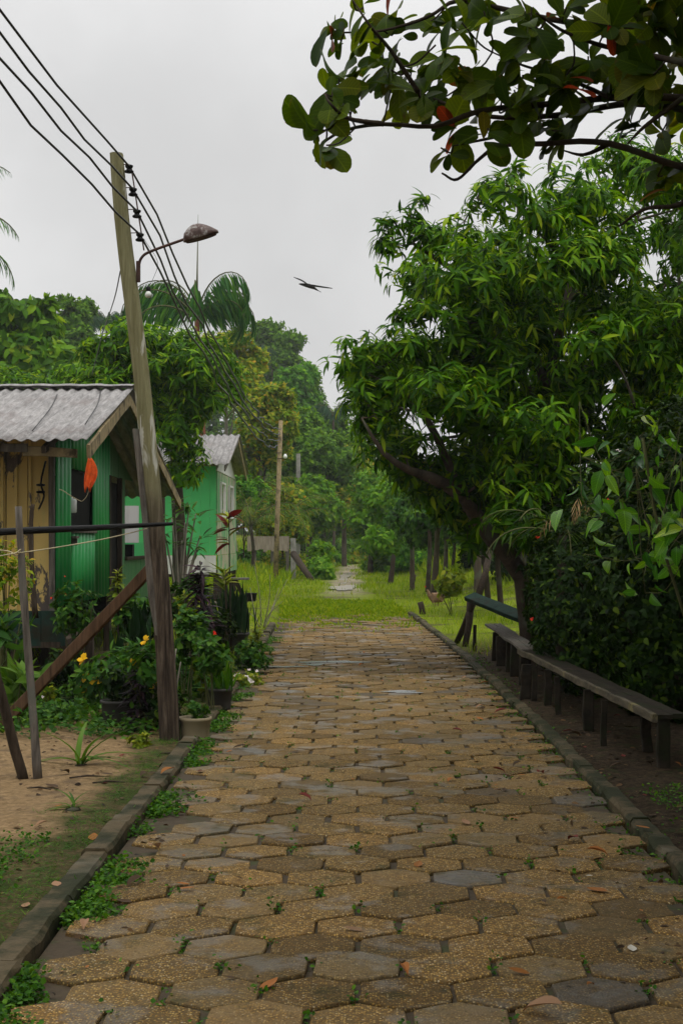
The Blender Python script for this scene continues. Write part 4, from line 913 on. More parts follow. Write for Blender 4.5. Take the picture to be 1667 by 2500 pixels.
L_VINE = leaf_t(5, lambda t: .5*math.sin(math.pi*t**.75)**.8, .35, .45)
# climbing vine with large bright leaves
t = thing('climbing_vine', 'climbing vine with large bright green leaves draped over the bushes at the right', 'vine', (2.3, 10.6, gz(2.3, 10.6)))
vb = [((X(1420, 10.8), 10.9, Z(1130, 10.8)), (.55, .35, .5)), ((X(1520, 10.4), 10.6, Z(1260, 10.4)), (.35, .4, .42)), ((X(1330, 11.2), 11.4, Z(1010, 11.2)), (.3, .3, .38), .6), ((X(1500, 10.6), 10.8, Z(960, 10.6)), (.35, .35, .35), .6), ((X(1360, 10.9), 11.0, Z(1180, 10.9)), (.25, .3, .2), .6)]
pts, od = blob_pts(vb, 54, .4, 2, .4); od = nrm(od+np.array([-.4, -.8, 0])+rng.normal(size=(len(pts), 3))*.4)
leaf_coords(mesh_np('leaves', *rosette(L_VINE, pts, od, 2, .14, (30, 120), .8, .09, .4), M['vine'], t), L_VINE)
mb = MB()
for i in range(26):
    a, b_ = Vector(pts[rnd.randrange(len(pts))]), Vector(pts[rnd.randrange(len(pts))])
    mb.tube(bez([a, a.lerp(b_, .5)+Vector((0, 0, -.12)), b_], 10), .003, 4)
mb.tube(bez([(2.5, 10.9, 0), (2.45, 10.9, .8), (2.2, 10.8, 1.6), (2.1, 10.9, 2.3)], 12), .012, 6); mb.build('stem', M['stem'], t, True)
# low fan palm in the shade
t = thing('fan_palm', 'small shaded palm with a few straw-coloured dead tips under the mango', 'palm', (X(1290, 15), 15, gz(X(1290, 15), 15)))
c = P(1290, 1230, 15); MB().tube([Vector((c.x, c.y, -.1)), c], [.07, .05], 8, irr=.1).build('trunk', M['bark_dark'], t, True)
for i in range(9):
    az = 2.2+i*.62; v, rp = frond(c, az, .75 if i % 2 else .35, .95, nl=18, ll=.34, droop=1.1, hang=.25); ob = mesh_np('frond', *v, M['bush_dark'], t); MB().tube(rp, .007, 4).build('rachis', M['stem'], ob, True)
for az, px, py in ((3.4, 1300, 1170), (2.9, 1370, 1150), (4.4, 1330, 1140)):
    v, rp = frond(P(px, py, 14.4), az, -.3, .4, nl=7, ll=.2, droop=.8, hang=.6); ob = mesh_np('dead_frond', *v, M['straw'], t)
# ---------------------------------------------------------------- forest behind
def fz(px, d): return base(px, d)
far = [  # name,label, trunk px, d, blobs, n,k, leaf, L, mat, bark
 ('forest_tree', 'hazy airy tree with sparse crown beyond the roof of the yellow house', 165, 80, [(170, 730, 34, 40), (195, 705, 26, 18), (150, 690, 14, 14), (180, 790, 44, 40)], 360, 6, L_SMALL, .55, 'forest_b', 'bark'),
 ('forest_tree', 'flat-topped tall dark tree standing above the forest left of the gap', 640, 118, [(648, 785, 42, 26), (625, 755, 26, 18), (678, 778, 26, 12), (610, 800, 30, 24), (650, 830, 40, 30), (595, 765, 20, 24), (640, 880, 50, 50)], 620, 6, L_SMALL, .85, 'forest_b', 'bark'),
 ('forest_tree', 'rounded bluish green tree next to the flat-topped one', 690, 100, [(670, 880, 40, 34), (700, 860, 26, 26), (690, 930, 46, 46), (650, 920, 34, 40), (700, 990, 40, 50)], 640, 6, L_SMALL, .75, 'forest_a', 'bark'),
 ('forest_tree', 'dark domed tree at the right end of the left forest', 715, 108, [(712, 870, 22, 34), (722, 930, 26, 50), (730, 1000, 30, 50)], 380, 6, L_SMALL, .75, 'forest_b', 'bark'),
 ('olive_tree', 'olive and yellow-leaved tree behind the tall palm', 545, 66, [(520, 830, 46, 44), (555, 880, 44, 50), (490, 800, 40, 34), (540, 780, 34, 26), (580, 830, 34, 34), (500, 890, 40, 46)], 800, 6, L_SMALL, .5, 'forest_y', 'bark_pale'),
 ('olive_tree', 'rusty yellow tree just left of the slim pale pole', 610, 62, [(610, 930, 52, 44), (640, 970, 40, 46), (585, 980, 40, 50), (620, 1030, 46, 46), (650, 910, 26, 26), (575, 1060, 30, 40)], 900, 6, L_SMALL, .45, 'forest_y', 'bark'),
 ('forest_tree', 'deep green tree behind the slim pale pole', 650, 78, [(700, 1040, 70, 60), (640, 1090, 60, 50), (760, 1060, 60, 60), (690, 980, 50, 40)], 900, 6, L_SMALL, .5, 'forest_b', 'bark'),
 ('forest_tree', 'dark forest tree closing the far end of the track', 790, 96, [(800, 1020, 60, 50), (770, 970, 36, 40), (820, 1090, 60, 60), (760, 1110, 60, 60)], 800, 6, L_SMALL, .6, 'forest_b', 'bark'),
 ('forest_tree', 'broad green tree between the tall palm and the mango behind the house', 300, 56, [(330, 815, 60, 36), (270, 820, 40, 26), (380, 800, 50, 28), (440, 820, 50, 36), (330, 860, 80, 50), (420, 860, 60, 50)], 900, 6, L_SMALL, .42, 'forest_a', 'bark'),
 ('forest_tree', 'leafy tree with yellowish patches at the left edge behind the roof', 60, 58, [(30, 830, 60, 40), (100, 840, 60, 44), (60, 900, 90, 50), (160, 850, 50, 50), (-30, 860, 60, 60)], 900, 6, L_SMALL, .45, 'forest_y', 'bark_pale'),
 ('forest_tree', 'pale green low tree right of the slim pale pole', 710, 70, [(720, 1130, 46, 34), (680, 1160, 44, 34), (745, 1170, 40, 36), (700, 1200, 50, 30)], 620, 6, L_SMALL, .42, 'forest_l', 'bark'),
 ('young_tree', 'slender tree with straight trunk standing at the end of the grassy track', 790, 84, [(790, 1085, 52, 36), (815, 1050, 40, 30), (770, 1120, 44, 30), (825, 1110, 40, 34), (800, 1150, 40, 26)], 620, 6, L_SMALL, .42, 'forest_y', 'bark'),
 ('young_tree', 'lime green sapling right of the slender trunk', 850, 66, [(850, 1120, 44, 46), (835, 1190, 44, 44), (880, 1170, 44, 44), (870, 1240, 50, 36)], 700, 6, L_OVAL, .3, 'forest_l', 'bark'),
 ('young_tree', 'bright leafy bush-like tree left of the row of trunks', 895, 52, [(880, 1150, 40, 46), (910, 1200, 44, 40), (885, 1240, 46, 30), (925, 1150, 40, 40)], 800, 6, L_OVAL, .22, 'forest_l', 'bark_dark'),
 ('olive_tree', 'olive tree with dark forked trunks left of the slim pale pole', 592, 62, [(600, 1180, 44, 40), (640, 1190, 40, 34), (575, 1150, 30, 30), (660, 1150, 40, 30), (620, 1130, 40, 30)], 700, 6, L_OVAL, .24, 'forest_y', 'bark_dark'),
 ('forest_tree', 'yellowish leafy tree beyond the far grass under the mango', 930, 76, [(900, 1090, 60, 40), (960, 1110, 60, 44), (1020, 1120, 60, 44)], 700, 6, L_SMALL, .45, 'forest_y', 'bark'),
]
for (nm, lb, px, d, bs, n, k, tp, L, lm, bm) in far:
    bb = [B(a, b_, d+rnd.uniform(-1.2, 1.2), c, e) for a, b_, c, e in bs]; top = Vector(bb[0][0])
    b0 = Vector(base(px, d)); tr = [b0, b0.lerp(top, .45)+Vector((rnd.uniform(-.3, .3), 0, 0)), top]
    r = .0018*d+.02; Le = max(.0036*d, .16); n = int(n*min(4, (L/Le)**1.7)); L = Le
    tree(nm, lb, 'tree', tr, r, r*.4, bb, n, k, tp, L, M[lm], M[bm], 'forest trees beyond the clearing', (30, 110), .15, 22, .4, .35, .22, 6, L*.2)
# row of young trunks on the right bank with their own crowns
rowt = [(946, 44, .085, -6), (981, 42, .08, 0), (993, 40, .1, 4), (1022, 46, .085, 5), (1038, 48, .07, 3), (1098, 38, .12, -4), (1124, 32, .075, -10), (1152, 30, .07, -3), (1172, 40, .08, 4), (1205, 36, .09, 2), (1248, 27, .16, -4)]
says = ['leaning bare trunk, leftmost of the row of young trees on the right bank', 'dark straight young trunk, second of the row on the bank', 'mottled pale trunk beside the dark straight one on the bank', 'slim grey trunk just left of the gap in the row on the bank', 'thinnest trunk of the row on the bank, at the left of its gap', 'stout trunk with a mottled base at the right of the gap in the row', 'dark slim trunk leaning left behind the fallen green plank', 'dark trunk in front of the bank near the leaning mango limb', 'thin trunk mostly hidden behind the leaning mango limb', 'shaded trunk at the foot of the leaning mango limb', 'thick dark trunk in the shade by the end of the long bench']
for i, ((px, d, r, lean), lb) in enumerate(zip(rowt, says)):
    b0 = Vector(base(px, d)); top = P(px+lean*2, 1150-rnd.uniform(0, 40), d); sx = 40/d*34
    bb = [B(px+lean*2+rnd.uniform(-30, 30), 1165+rnd.uniform(-60, 65), d+rnd.uniform(-1, 1), sx*rnd.uniform(.9, 1.5), sx*rnd.uniform(.6, 1.0)) for _ in range(5)]
    tree('young_tree', lb, 'tree', [b0, b0.lerp(top, .5)+Vector((rnd.uniform(-.08, .08), 0, 0)), top], r, r*.55, bb, 760, 8, L_OVAL, .16, M['mango_dark' if i % 2 else 'bush'], M['bark' if i in (0, 2, 3, 5) else 'bark_dark'],
         'row of young trees on the right bank', (35, 110), .35, 18, .5, .3, .25, 6)
# shrubs at the foot of the forest
for i, (px, py, d, rx, rz, mt, lb) in enumerate([(700, 1250, 101, 90, 34, 'forest_b', 'dark shrub wall at the end of the track, left half'), (850, 1250, 103, 90, 34, 'forest_b', 'dark shrub wall at the end of the track, right half'), (736, 1262, 57, 24, 22, 'forest_l', 'light green sapling beside the thick grey post'),
        (560, 1130, 60, 50, 50, 'forest_a', 'green shrub behind the gable of the mint green house'), (960, 1250, 62, 60, 30, 'bush', 'green shrub on the bank behind the leaning bare trunk'), (1040, 1235, 56, 60, 34, 'forest_b', 'dark shrub on the bank behind the gap in the row'),
        (700, 1175, 82, 60, 60, 'forest_y', 'yellow-green thicket left of the slender trunk at the end of the track'), (745, 1110, 90, 50, 50, 'forest_l', 'taller lime thicket behind the slender trunk'), (740, 1195, 96, 40, 44, 'forest_l', 'lime bush just left of the slender trunk'), (850, 1180, 94, 60, 60, 'forest_y', 'yellow-green thicket right of the slender trunk'), (900, 1200, 66, 60, 50, 'forest_l', 'lime thicket under the left edge of the large mango'), (980, 1190, 60, 70, 56, 'forest_a', 'green thicket behind the second trunk of the row'), (1080, 1180, 56, 70, 56, 'forest_a', 'green thicket behind the gap in the row'), (650, 1215, 60, 50, 40, 'forest_y', 'olive thicket behind the slim pale pole'), (1160, 1160, 50, 70, 60, 'bush_dark', 'dark thicket behind the leaning mango limb, higher up'),
        (1120, 1220, 46, 60, 40, 'bush_dark', 'dark shrub behind the stout mottled trunk'), (1200, 1230, 40, 70, 50, 'bush_dark', 'dark shrub behind the leaning mango limb')]):
    bb = [B(px+a*rx*.6, py+b_*rz*.4, d+rnd.uniform(-1, 1), rx*.55, rz*.8) for a, b_ in ((-1, .2), (0, -.3), (1, .2), (.3, .5))]
    b0 = base(px, d); bb += [((b0[0]+a*rx*d/F, d+rnd.uniform(-1, 1), b0[2]+.45), (rx*.5*d/F, .8, .6)) for a in (-.6, 0, .6)]; tree('shrub', lb, 'shrub', [b0, tuple(Vector(b0).lerp(Vector(bb[1][0]), .5)), bb[1][0]], .035, .015, bb, 900, 6, L_SMALL, .003*d+.03, M[mt], M['bark_dark'], 'shrubs at the forest edge', (30, 110), .15, 10, .3, .3, .25, 6)
# closed forest far behind everything
bb = []
for px in range(-150, 1800, 75):
    top = np.interp(px, [-150, 0, 330, 480, 600, 760, 860, 1100, 1800], [830, 850, 830, 850, 950, 1000, 1080, 1090, 1050])
    bb.append(B(px, (top+1225)/2, 150+rnd.uniform(-8, 8), 75, (1240-top)/2, 4))
pts, od = blob_pts(bb, 13000, .5, 5, .22); pts[:, 2] = np.maximum(pts[:, 2], ground(pts[:, 0], pts[:, 1])+.2)
o = mesh_np('forest', *rosette(L_SMALL, pts, od, 5, .8, (30, 110), .1, .3), M['forest_b']); props(o, kind='stuff')
# palms
def palm(name, label, basep, crown, nf, L, ll, mat, group=None, elev=(.5, 1.3), droop=1.25, nl=30, hang=.65, spear=0, r=.09, bark='bark', azs=None, parts=True, tw=1.0):
    t = thing(name, label, 'palm', basep, group); b0 = Vector(basep); c = Vector(crown)
    MB().tube(bez([b0, b0.lerp(c, .5)+Vector((.1, 0, 0)), c], 10), [r, r*.95, r*.9, r*.85, r*.8, r*.8, r*.8, r*.78, r*.76, r*.74, r*.72][:len(bez([b0, b0.lerp(c, .5), c], 10))], 8, irr=.03).build('trunk', M[bark], t, True)
    tpl = (L_LEAFLET[0]*np.array([1, tw, 1]), L_LEAFLET[1]); allv = []; rm = MB()
    for i in range(nf):
        az = azs[i][0] if azs else 2*math.pi*i/nf+rnd.uniform(-.25, .25); el = azs[i][1] if azs else rnd.uniform(*elev); Lf = L*(azs[i][2] if azs else rnd.uniform(.85, 1.1))
        v, rp = frond(c, az, el, Lf, tpl, nl, ll, droop*(azs[i][3] if azs and len(azs[i]) > 3 else 1), hang)
        if parts: ob = mesh_np('frond', *v, M[mat], t); MB().tube(rp, [r*.32*(1-.85*q/16) for q in range(17)], 5).build('rachis', M['stem'], ob, True)
        else: allv.append(v); rm.tube(rp, [r*.3*(1-.8*q/16) for q in range(17)], 4)
    if not parts: mesh_np('fronds', *join(*allv), M[mat], t); rm.build('rachis', M['stem'], t, True)
    if spear: MB().tube([c, c+Vector((.02, 0, spear*.5)), c+Vector((.05, 0, spear))], [r*.5, r*.22, .006], 6).build('spear_leaf', M['stem'], t, True)
    return t
D = 52; c = P(452, 735, D)
palm('acai_palm', 'tall palm with arching drooping fronds and a long upright spear leaf behind the lamp', (X(470, D), D, gz(X(470, D), D)-.1), c, 13, 4.1, 1.35, 'palm', None, spear=3.7, r=.12, bark='bark_red', nl=58, hang=.93, tw=1.15, droop=2.0,
     azs=[(3.1, 1.25, 1.05, 1.35), (3.35, .95, 1.12, 1.35), (2.7, 1.35, 1.0, 1.3), (.1, 1.35, .85, 1.5), (-.1, 1.15, .85, 1.45), (.35, .95, .9, 1.35), (-1.5, 1.2, .9, 1.3), (1.6, 1.2, .9, 1.2), (-.6, 1.35, 1.05, 1.35), (3.5, .6, .95, 1.3), (2.9, 1.05, 1.1, 1.45), (-.35, .9, .8, 1.45), (.2, 1.2, .85, 1.55)])
c2 = P(478, 780, D+.4); MB_ = MB()
for i, (px, top, d, n_) in enumerate([(120, 770, 88, 9), (160, 745, 92, 9), (200, 735, 90, 8), (245, 725, 94, 9), (285, 745, 96, 8), (765, 935, 92, 9), (590, 800, 110, 9), (85, 720, 86, 8)]):
    lb = ['hazy small palm, leftmost under the airy tree', 'hazy palm beside the airy tree trunk', 'hazy palm in the middle of the far palm cluster', 'hazy palm with upright fronds in a V beside the leaning pole', 'hazy palm half behind the leaning pole', 'bluish palm at the edge of the gap below the large mango', 'small hazy palm below the flat-topped tree', 'hazy palm behind the big-leaved tree at the left'][i]
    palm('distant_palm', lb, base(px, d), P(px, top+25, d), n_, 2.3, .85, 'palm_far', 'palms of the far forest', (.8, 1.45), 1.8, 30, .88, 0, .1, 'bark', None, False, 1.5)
for i, (px, py, d, nf, L, lb) in enumerate([(576, 1210, 56, 13, 2.9, 'yellow-green low palm beside the gable of the mint green house'), (655, 1205, 60, 13, 3.0, 'low palm with arching fronds behind the slim pale pole'), (600, 1165, 66, 11, 3.0, 'low palm further back between gable and slim pole')]):
    palm('low_palm', lb, base(px, d), P(px, py, d), nf, L, .6, 'palm_yellow', 'low palms beside the second house', (.5, 1.4), 1.35, 34, .45, 0, .08, 'bark_dark')
palm('coconut_palm', 'palm whose green frond tips hang in at the left edge of the sky', (-7.6, 24, gz(-7.6, 24)-.1), (-7.25, 24, 6.35), 9, 2.6, .6, 'palm', None, (.4, 1.2), 1.3, 34, .5, 0, .13, 'bark',
     [(0.0, .75, .8), (.35, .35, .8), (-.3, 1.2, .95), (1.3, .8, 1), (2.2, .9, 1), (3.1, .8, 1), (4, .9, 1), (4.7, .7, 1), (5.4, .1, .72)])
# ---------------------------------------------------------------- garden on the left
def strap_plant(name, label, px, py, n, L, mat='lily', tilt=(.2, .9), group=None, wk=1.0, tpl=L_STRAP, d=None):
    d = d or F*H/(py-VY); x = X(px, d); z = gz(x, d); t = thing(name, label, 'plant', (x, d, z), group)
    p = np.repeat([[x, d, z]], n, 0)+rng.normal(size=(n, 3))*np.array([.012, .012, .003]); az = rng.uniform(0, 6.28, n); tl = rng.uniform(*tilt, n)
    dd = np.stack([np.cos(az)*np.sin(tl), np.sin(az)*np.sin(tl), np.cos(tl)], 1); nn = np.stack([-np.cos(az)*np.cos(tl), -np.sin(az)*np.cos(tl), np.sin(tl)], 1)
    mesh_np('leaves', *place(tpl, p, dd, nn, L*rng.uniform(.7, 1.15, n), np.full(n, wk)), M[mat], t)
    MB().lathe((x, d, z-.01), [(.05, 0), (.04, .015), (.02, .02)], 9).build('root_mound', M['bark_dark'], t, True); return t
strap_plant('spider_lily', 'tall spider lily with arching strap leaves growing in the sand', 187, 1762, 14, .42, tilt=(.1, .95))
strap_plant('spider_lily', 'small spider lily seedling in the sand nearest the viewer', 168, 1866, 11, .17, tilt=(.3, 1.1))
def pot(px, py, w, h, mat, d=None, name='flower_pot'):
    d = d or F*H/(py-VY); x = X(px, d); z = gz(x, d); return Vector((x, d, z)), w/2*d/F, h*d/F
def potted(name, label, px, py, w, h, potm, build, d=None, rim=True):
    c, r, hh = pot(px, py, w, h, None, d); t = thing(name, label, 'potted plant', c)
    MB().lathe(c, [(r*.84, -.01), (r*.88, hh*.3), (r*.96, hh*.86), (r*1.05, hh*.9), (r*1.05, hh), (r*.92, hh), (r*.9, hh*.85), (0, hh*.85)], 22).build('pot', M[potm], t, True)
    build(t, c+Vector((0, 0, hh*.9)), r, hh); return t
def fol(tpl, mat, r, n, k, L, th=(30, 100), grav=.1, up=.6, nm='foliage'):
    def f(t, c, rr, hh):
        pts, od = blob_pts([((c.x, c.y, c.z+r[2]*up), r)], n, .2, 4, .25); mesh_np(nm, *rosette(tpl, pts, od, k, L, th, grav, L*.1), M[mat], t)
        mb = MB()
        for i in range(min(12, n)): mb.tube([c+Vector((rnd.uniform(-.4, .4)*rr, rnd.uniform(-.4, .4)*rr, -.02)), Vector(pts[rnd.randrange(len(pts))])], .0035, 4)
        mb.build('stem', M['stem'], t, True)
    return f
def bl_f(tpl, mat, n, L, tilt, wk=1.0):
    def f(t, c, rr, hh):
        p = np.repeat([tuple(c)], n, 0)+rng.normal(size=(n, 3))*np.array([rr*.5, rr*.5, .003]); az = rng.uniform(0, 6.28, n); tl = np.abs(rng.normal(0, tilt, n))
        dd = np.stack([np.cos(az)*np.sin(tl), np.sin(az)*np.sin(tl), np.cos(tl)], 1); nn = np.stack([-np.cos(az)*np.cos(tl), -np.sin(az)*np.cos(tl), np.sin(tl)], 1)+rng.normal(size=(n, 3))*.3
        mesh_np('leaves', *place(tpl, p, dd, nn, L*rng.uniform(.6, 1.15, n), np.full(n, wk)), M[mat], t)
    return f
potted('potted_plant', 'stained pale bucket of young succulents standing against the left kerb', 448, 1699, 74, 66, 'pot_grey', fol(L_OVAL, 'bush', (.1, .09, .12), 26, 9, .045, (30, 95), -.1, .7))
potted('potted_plant', 'large dark pot with bright fern fronds behind the stained bucket', 503, 1628, 62, 60, 'pot_dark', bl_f(L_BLADE, 'weed', 46, .3, .55, 1.1))
potted('potted_plant', 'dark pot with dense upright snake plants beside the paving', 530, 1500, 84, 46, 'pot_dark', bl_f(L_BLADE, 'sanse', 130, .62, .13, .9))
potted('potted_plant', 'dark tub in the shadow left of the leaning pole', 270, 1672, 76, 60, 'pot_dark', fol(L_OVAL, 'bush_dark', (.16, .14, .2), 40, 7, .08))
potted('potted_plant', 'old clay pot with snake plant leaves raised behind the leaning pole', 318, 1590, 52, 110, 'terracotta', bl_f(L_BLADE, 'sanse', 22, .5, .3, 1.3), 14.6)
strap_plant('snake_plant', 'two long yellowish snake plant leaves standing left of the leaning pole', 318, 1600, 4, .56, 'lily', (.15, .45), None, 1.7, L_BLADE, 13.2)
strap_plant('snake_plant', 'clump of tall dull snake plants in front of the dark stilts', 272, 1600, 22, .62, 'sanse', (.02, .28), None, 1.2, L_BLADE, 14.4)
def whorl_stem(name, label, px, d, top, bot, mat, L, nper, step, n0=0, cat='plant', base_z=None, tpl=None, th=(60, 100)):
    x = X(px, d); z0 = gz(x, d); t = thing(name, label, cat, (x, d, z0)); zt = Z(top, d); zb = Z(bot, d)
    MB().tube([(x+.03, d, z0-.02), (x+.01, d, (z0+zt)/2), (x, d, zt)], [.013, .011, .006], 6).build('stem', M['bark_dark'], t, True)
    zs = np.arange(zb, zt+.001, step); c = np.stack([np.full(len(zs), x), np.full(len(zs), d), zs], 1)+rng.normal(size=(len(zs), 3))*.008
    mesh_np('leaves', *rosette(tpl or L_STRAPW, c, np.repeat([[0, 0, 1.]], len(zs), 0)+rng.normal(size=(len(zs), 3))*.1, nper, L, th, .1, .008), M[mat], t); return t
L_STRAPW = leaf_t(5, lambda t: .2*math.sin(math.pi*t**.7)**.8, .4, .5)
whorl_stem('dracaena', 'tall dark purple dracaena column with whorls of curling leaves', 460, 15.2, 1288, 1500, 'purple', .17, 13, .05, th=(50, 100))
whorl_stem('dracaena', 'shorter dark dracaena column behind the tall purple one', 478, 15.8, 1390, 1520, 'purple', .15, 11, .055, th=(50, 100))
whorl_stem('bromeliad_column', 'short dark reddish leafy column left of the pole foot', 320, 11.9, 1535, 1680, 'purple', .13, 13, .045, th=(50, 105))
whorl_stem('cordyline', 'tall thin red and green cordyline in front of the mint green house', 526, 20, 1172, 1235, 'redleaf', .23, 6, .16, tpl=leaf_t(5, lambda t: .3*math.sin(math.pi*t**.8)**.8, .3, .3), th=(25, 85))
whorl_stem('cordyline', 'low yellow-red cordyline beside the purple dracaena', 518, 17, 1310, 1340, 'bush_yellow', .2, 8, .07, tpl=leaf_t(5, lambda t: .25*math.sin(math.pi*t**.8)**.8, .3, .3), th=(20, 70))
whorl_stem('croton', 'yellow-green croton in two clumps at the veranda', 270, 14.8, 1306, 1385, 'bush_yellow', .09, 14, .05, tpl=L_OVAL, th=(30, 110))
def gb(name, label, px, d, py, r, n, k, tpl, L, mat, fl=None, cat='shrub', stems=6, zoff=None):
    """shrub centred at pixel height py at distance d: its centre sits that high above the soil"""
    x = X(px, d); z0 = gz(x, d); zc = Z(py, d); t = thing(name, label, cat, (x, d, z0))
    pts, od = blob_pts([((x, d, zc), r)], n, .25, 4, .25); pts[:, 2] = np.maximum(pts[:, 2], z0+.02)
    mesh_np('foliage', *rosette(tpl, pts, od, k, L, (30, 105), .12, L*.12), M[mat], t); mb = MB()
    for i in range(stems):
        p = Vector(pts[rnd.randrange(len(pts))]); s = Vector((x+rnd.uniform(-.05, .05), d+rnd.uniform(-.05, .05), z0-.02)); mb.tube(bez([s, s.lerp(p, .5)+Vector((0, 0, .04)), p], 6), .005, 4)
    mb.build('stem', M['stem'], t, True)
    if fl:
        fm, nf, fL, kk = fl
        for i in rng.choice(len(pts), nf): mesh_np('flower', *bloom(pts[i]+od[i]*L*.7+np.array([0, -.03, .03]), od[i]*.4+np.array([0, -.8, .4]), kk, fL), M[fm], t)
    return t
gb('allamanda', 'bush with large yellow trumpet flowers left of the pole', 240, 12.9, 1550, (.27, .2, .17), 70, 7, L_OVAL, .085, 'bush', ('flower_y', 0+5, .055, 5))
gb('allamanda', 'yellow-flowered bush wrapped round the foot of the leaning pole', 345, 11.9, 1530, (.2, .16, .16), 50, 7, L_OVAL, .075, 'bush', ('flower_y', 4, .05, 5))
gb('ixora', 'small shrub with red flower heads in front of the snake plants', 485, 13.2, 1510, (.16, .15, .2), 44, 7, L_OVAL, .08, 'bush', ('flower_r', 1, .022, 7))
gb('hibiscus', 'lanky plant with a single red bloom under the purple dracaena', 470, 14.2, 1450, (.14, .15, .18), 26, 6, L_OVAL, .11, 'bush', ('flower_r', 1, .05, 6))
gb('periwinkle', 'low yellow-green plant with tiny white flowers spilling over the kerb', 562, 15.8, 1568, (.17, .16, .13), 70, 7, L_ROUND, .045, 'bush_yellow', ('flower_w', 16, .022, 5))
gb('leafy_shrub', 'dense green shrub leaning over the paving beside the snake plants', 578, 17.2, 1505, (.2, .24, .2), 130, 8, L_OVAL, .055, 'bush', None)
gb('garden_shrub', 'flowering shrub with reddish specks in front of the yellow wall corner', 175, 14.9, 1400, (.24, .2, .25), 90, 7, L_OVAL, .07, 'bush', ('flower_r', 4, .016, 5))
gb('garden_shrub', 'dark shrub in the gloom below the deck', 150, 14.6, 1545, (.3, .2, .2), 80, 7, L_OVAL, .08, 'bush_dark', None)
gb('garden_shrub', 'light-leaved shrub between the diagonal brace and the leaning pole', 300, 14.9, 1420, (.2, .2, .3), 80, 7, L_ROUND, .075, 'bush', None)
gb('garden_shrub', 'leafy climber hanging right of the leaning pole below the rail', 432, 13.8, 1470, (.15, .15, .3), 90, 7, L_ROUND, .06, 'bush', None)
gb('garden_shrub', 'yellowish shrub between the leaning pole and the purple dracaena', 432, 16.5, 1395, (.13, .15, .22), 60, 7, L_OVAL, .06, 'bush_yellow', None)
gb('garden_shrub', 'dark green mass of leaves round the pots right of the pole', 450, 14.6, 1560, (.3, .25, .3), 150, 7, L_OVAL, .085, 'bush', None)
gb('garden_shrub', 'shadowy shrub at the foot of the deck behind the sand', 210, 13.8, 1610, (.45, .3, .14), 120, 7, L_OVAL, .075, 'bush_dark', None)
gb('small_shrub', 'small yellow-green plant at the edge of the sand below the pole', 322, 11.0, 1708, (.085, .08, .085), 44, 7, L_OVAL, .04, 'bush_yellow', None)
gb('small_shrub', 'weedy green clump behind the leaning sticks', 95, 12.3, 1640, (.3, .15, .09), 120, 6, L_SMALL, .055, 'bush', None)
gb('small_shrub', 'small reddish flowering plant near the brace above the sand', 118, 12.9, 1590, (.07, .07, .12), 26, 6, L_OVAL, .05, 'bush_yellow', ('flower_w', 6, .02, 5))
gb('small_shrub', 'sparse twiggy yellow-leaved bush on the grass beside the kerb', 590, 21, 1470, (.14, .2, .25), 44, 5, L_OVAL, .06, 'bush_yellow', None)
gb('small_shrub', 'variegated pale shrub on the right bank near the hen', 1035, 30, 1335, (.34, .3, .25), 60, 7, L_OVAL, .16, 'bush_yellow', None)
gb('dry_shrub', 'dry bushy plant at the left edge in front of the yellow wall', 15, 13.5, 1330, (.25, .2, .32), 90, 6, L_SMALL, .07, 'forest_y', None, stems=14)
gb('ginger_plant', 'fan of broad bright leaves at the left edge behind the leaning log', 40, 12.4, 1560, (.22, .15, .12), 9, 9, leaf_t(4, lambda t: .26*math.sin(math.pi*t**.8), .2, .35), .22, 'lily', None, 'plant')
gb('ginger_plant', 'darker broad-leaved plant at the left edge below the black rail', 20, 13.0, 1450, (.2, .15, .1), 7, 8, leaf_t(4, lambda t: .26*math.sin(math.pi*t**.8), .2, .35), .22, 'bush', None, 'plant')
# frangipani-like shrub seen between pole and second house
t = thing('frangipani', 'bare-branched shrub with pointed leaf tufts beside the leaning pole', 'shrub', base(410, 24))
mb = MB(); c0 = Vector(base(412, 24)); ends = []
for px, py in ((395, 1190), (425, 1200), (450, 1180), (460, 1230), (400, 1150), (435, 1160), (380, 1230), (455, 1255), (418, 1240)):
    e = P(px, py, 24+rnd.uniform(-.3, .3)); mid = c0.lerp(e, .55)+Vector((0, 0, .0)); mid.x = c0.x+(e.x-c0.x)*.35
    mb.tube(bez([c0, mid, e], 8), [.035-.003*i for i in range(12)][:len(bez([c0, mid, e], 8))], 6); ends.append(tuple(e))
mb.build('branches', M['bark_pale'], t, True); E = np.array(ends)
mesh_np('leaves', *rosette(leaf_t(4, lambda t: .2*math.sin(math.pi*t**.9), .2, .25), E, np.repeat([[0, -.2, 1.]], len(E), 0), 11, .26, (40, 100), .15, .03), M['bush'], t)
# twiggy dry shrub by the landing
t = thing('bare_shrub', 'leafless twiggy shrub growing from the grass beside the wooden landing', 'shrub', base(600, 26))
mb = MB(); c0 = Vector(base(600, 26))
for px, py in ((585, 1300), (640, 1350), (660, 1330), (575, 1350), (620, 1320), (650, 1380), (560, 1400)):
    e = P(px, py, 26+rnd.uniform(-.4, .4)); m_ = c0.lerp(e, .5)+Vector((rnd.uniform(-.08, .08), 0, .05)); mb.tube(bez([c0, m_, e], 8), [.012-.001*i for i in range(12)][:len(bez([c0, m_, e], 8))], 5)
mb.build('branches', M['bark_pale'], t, True)
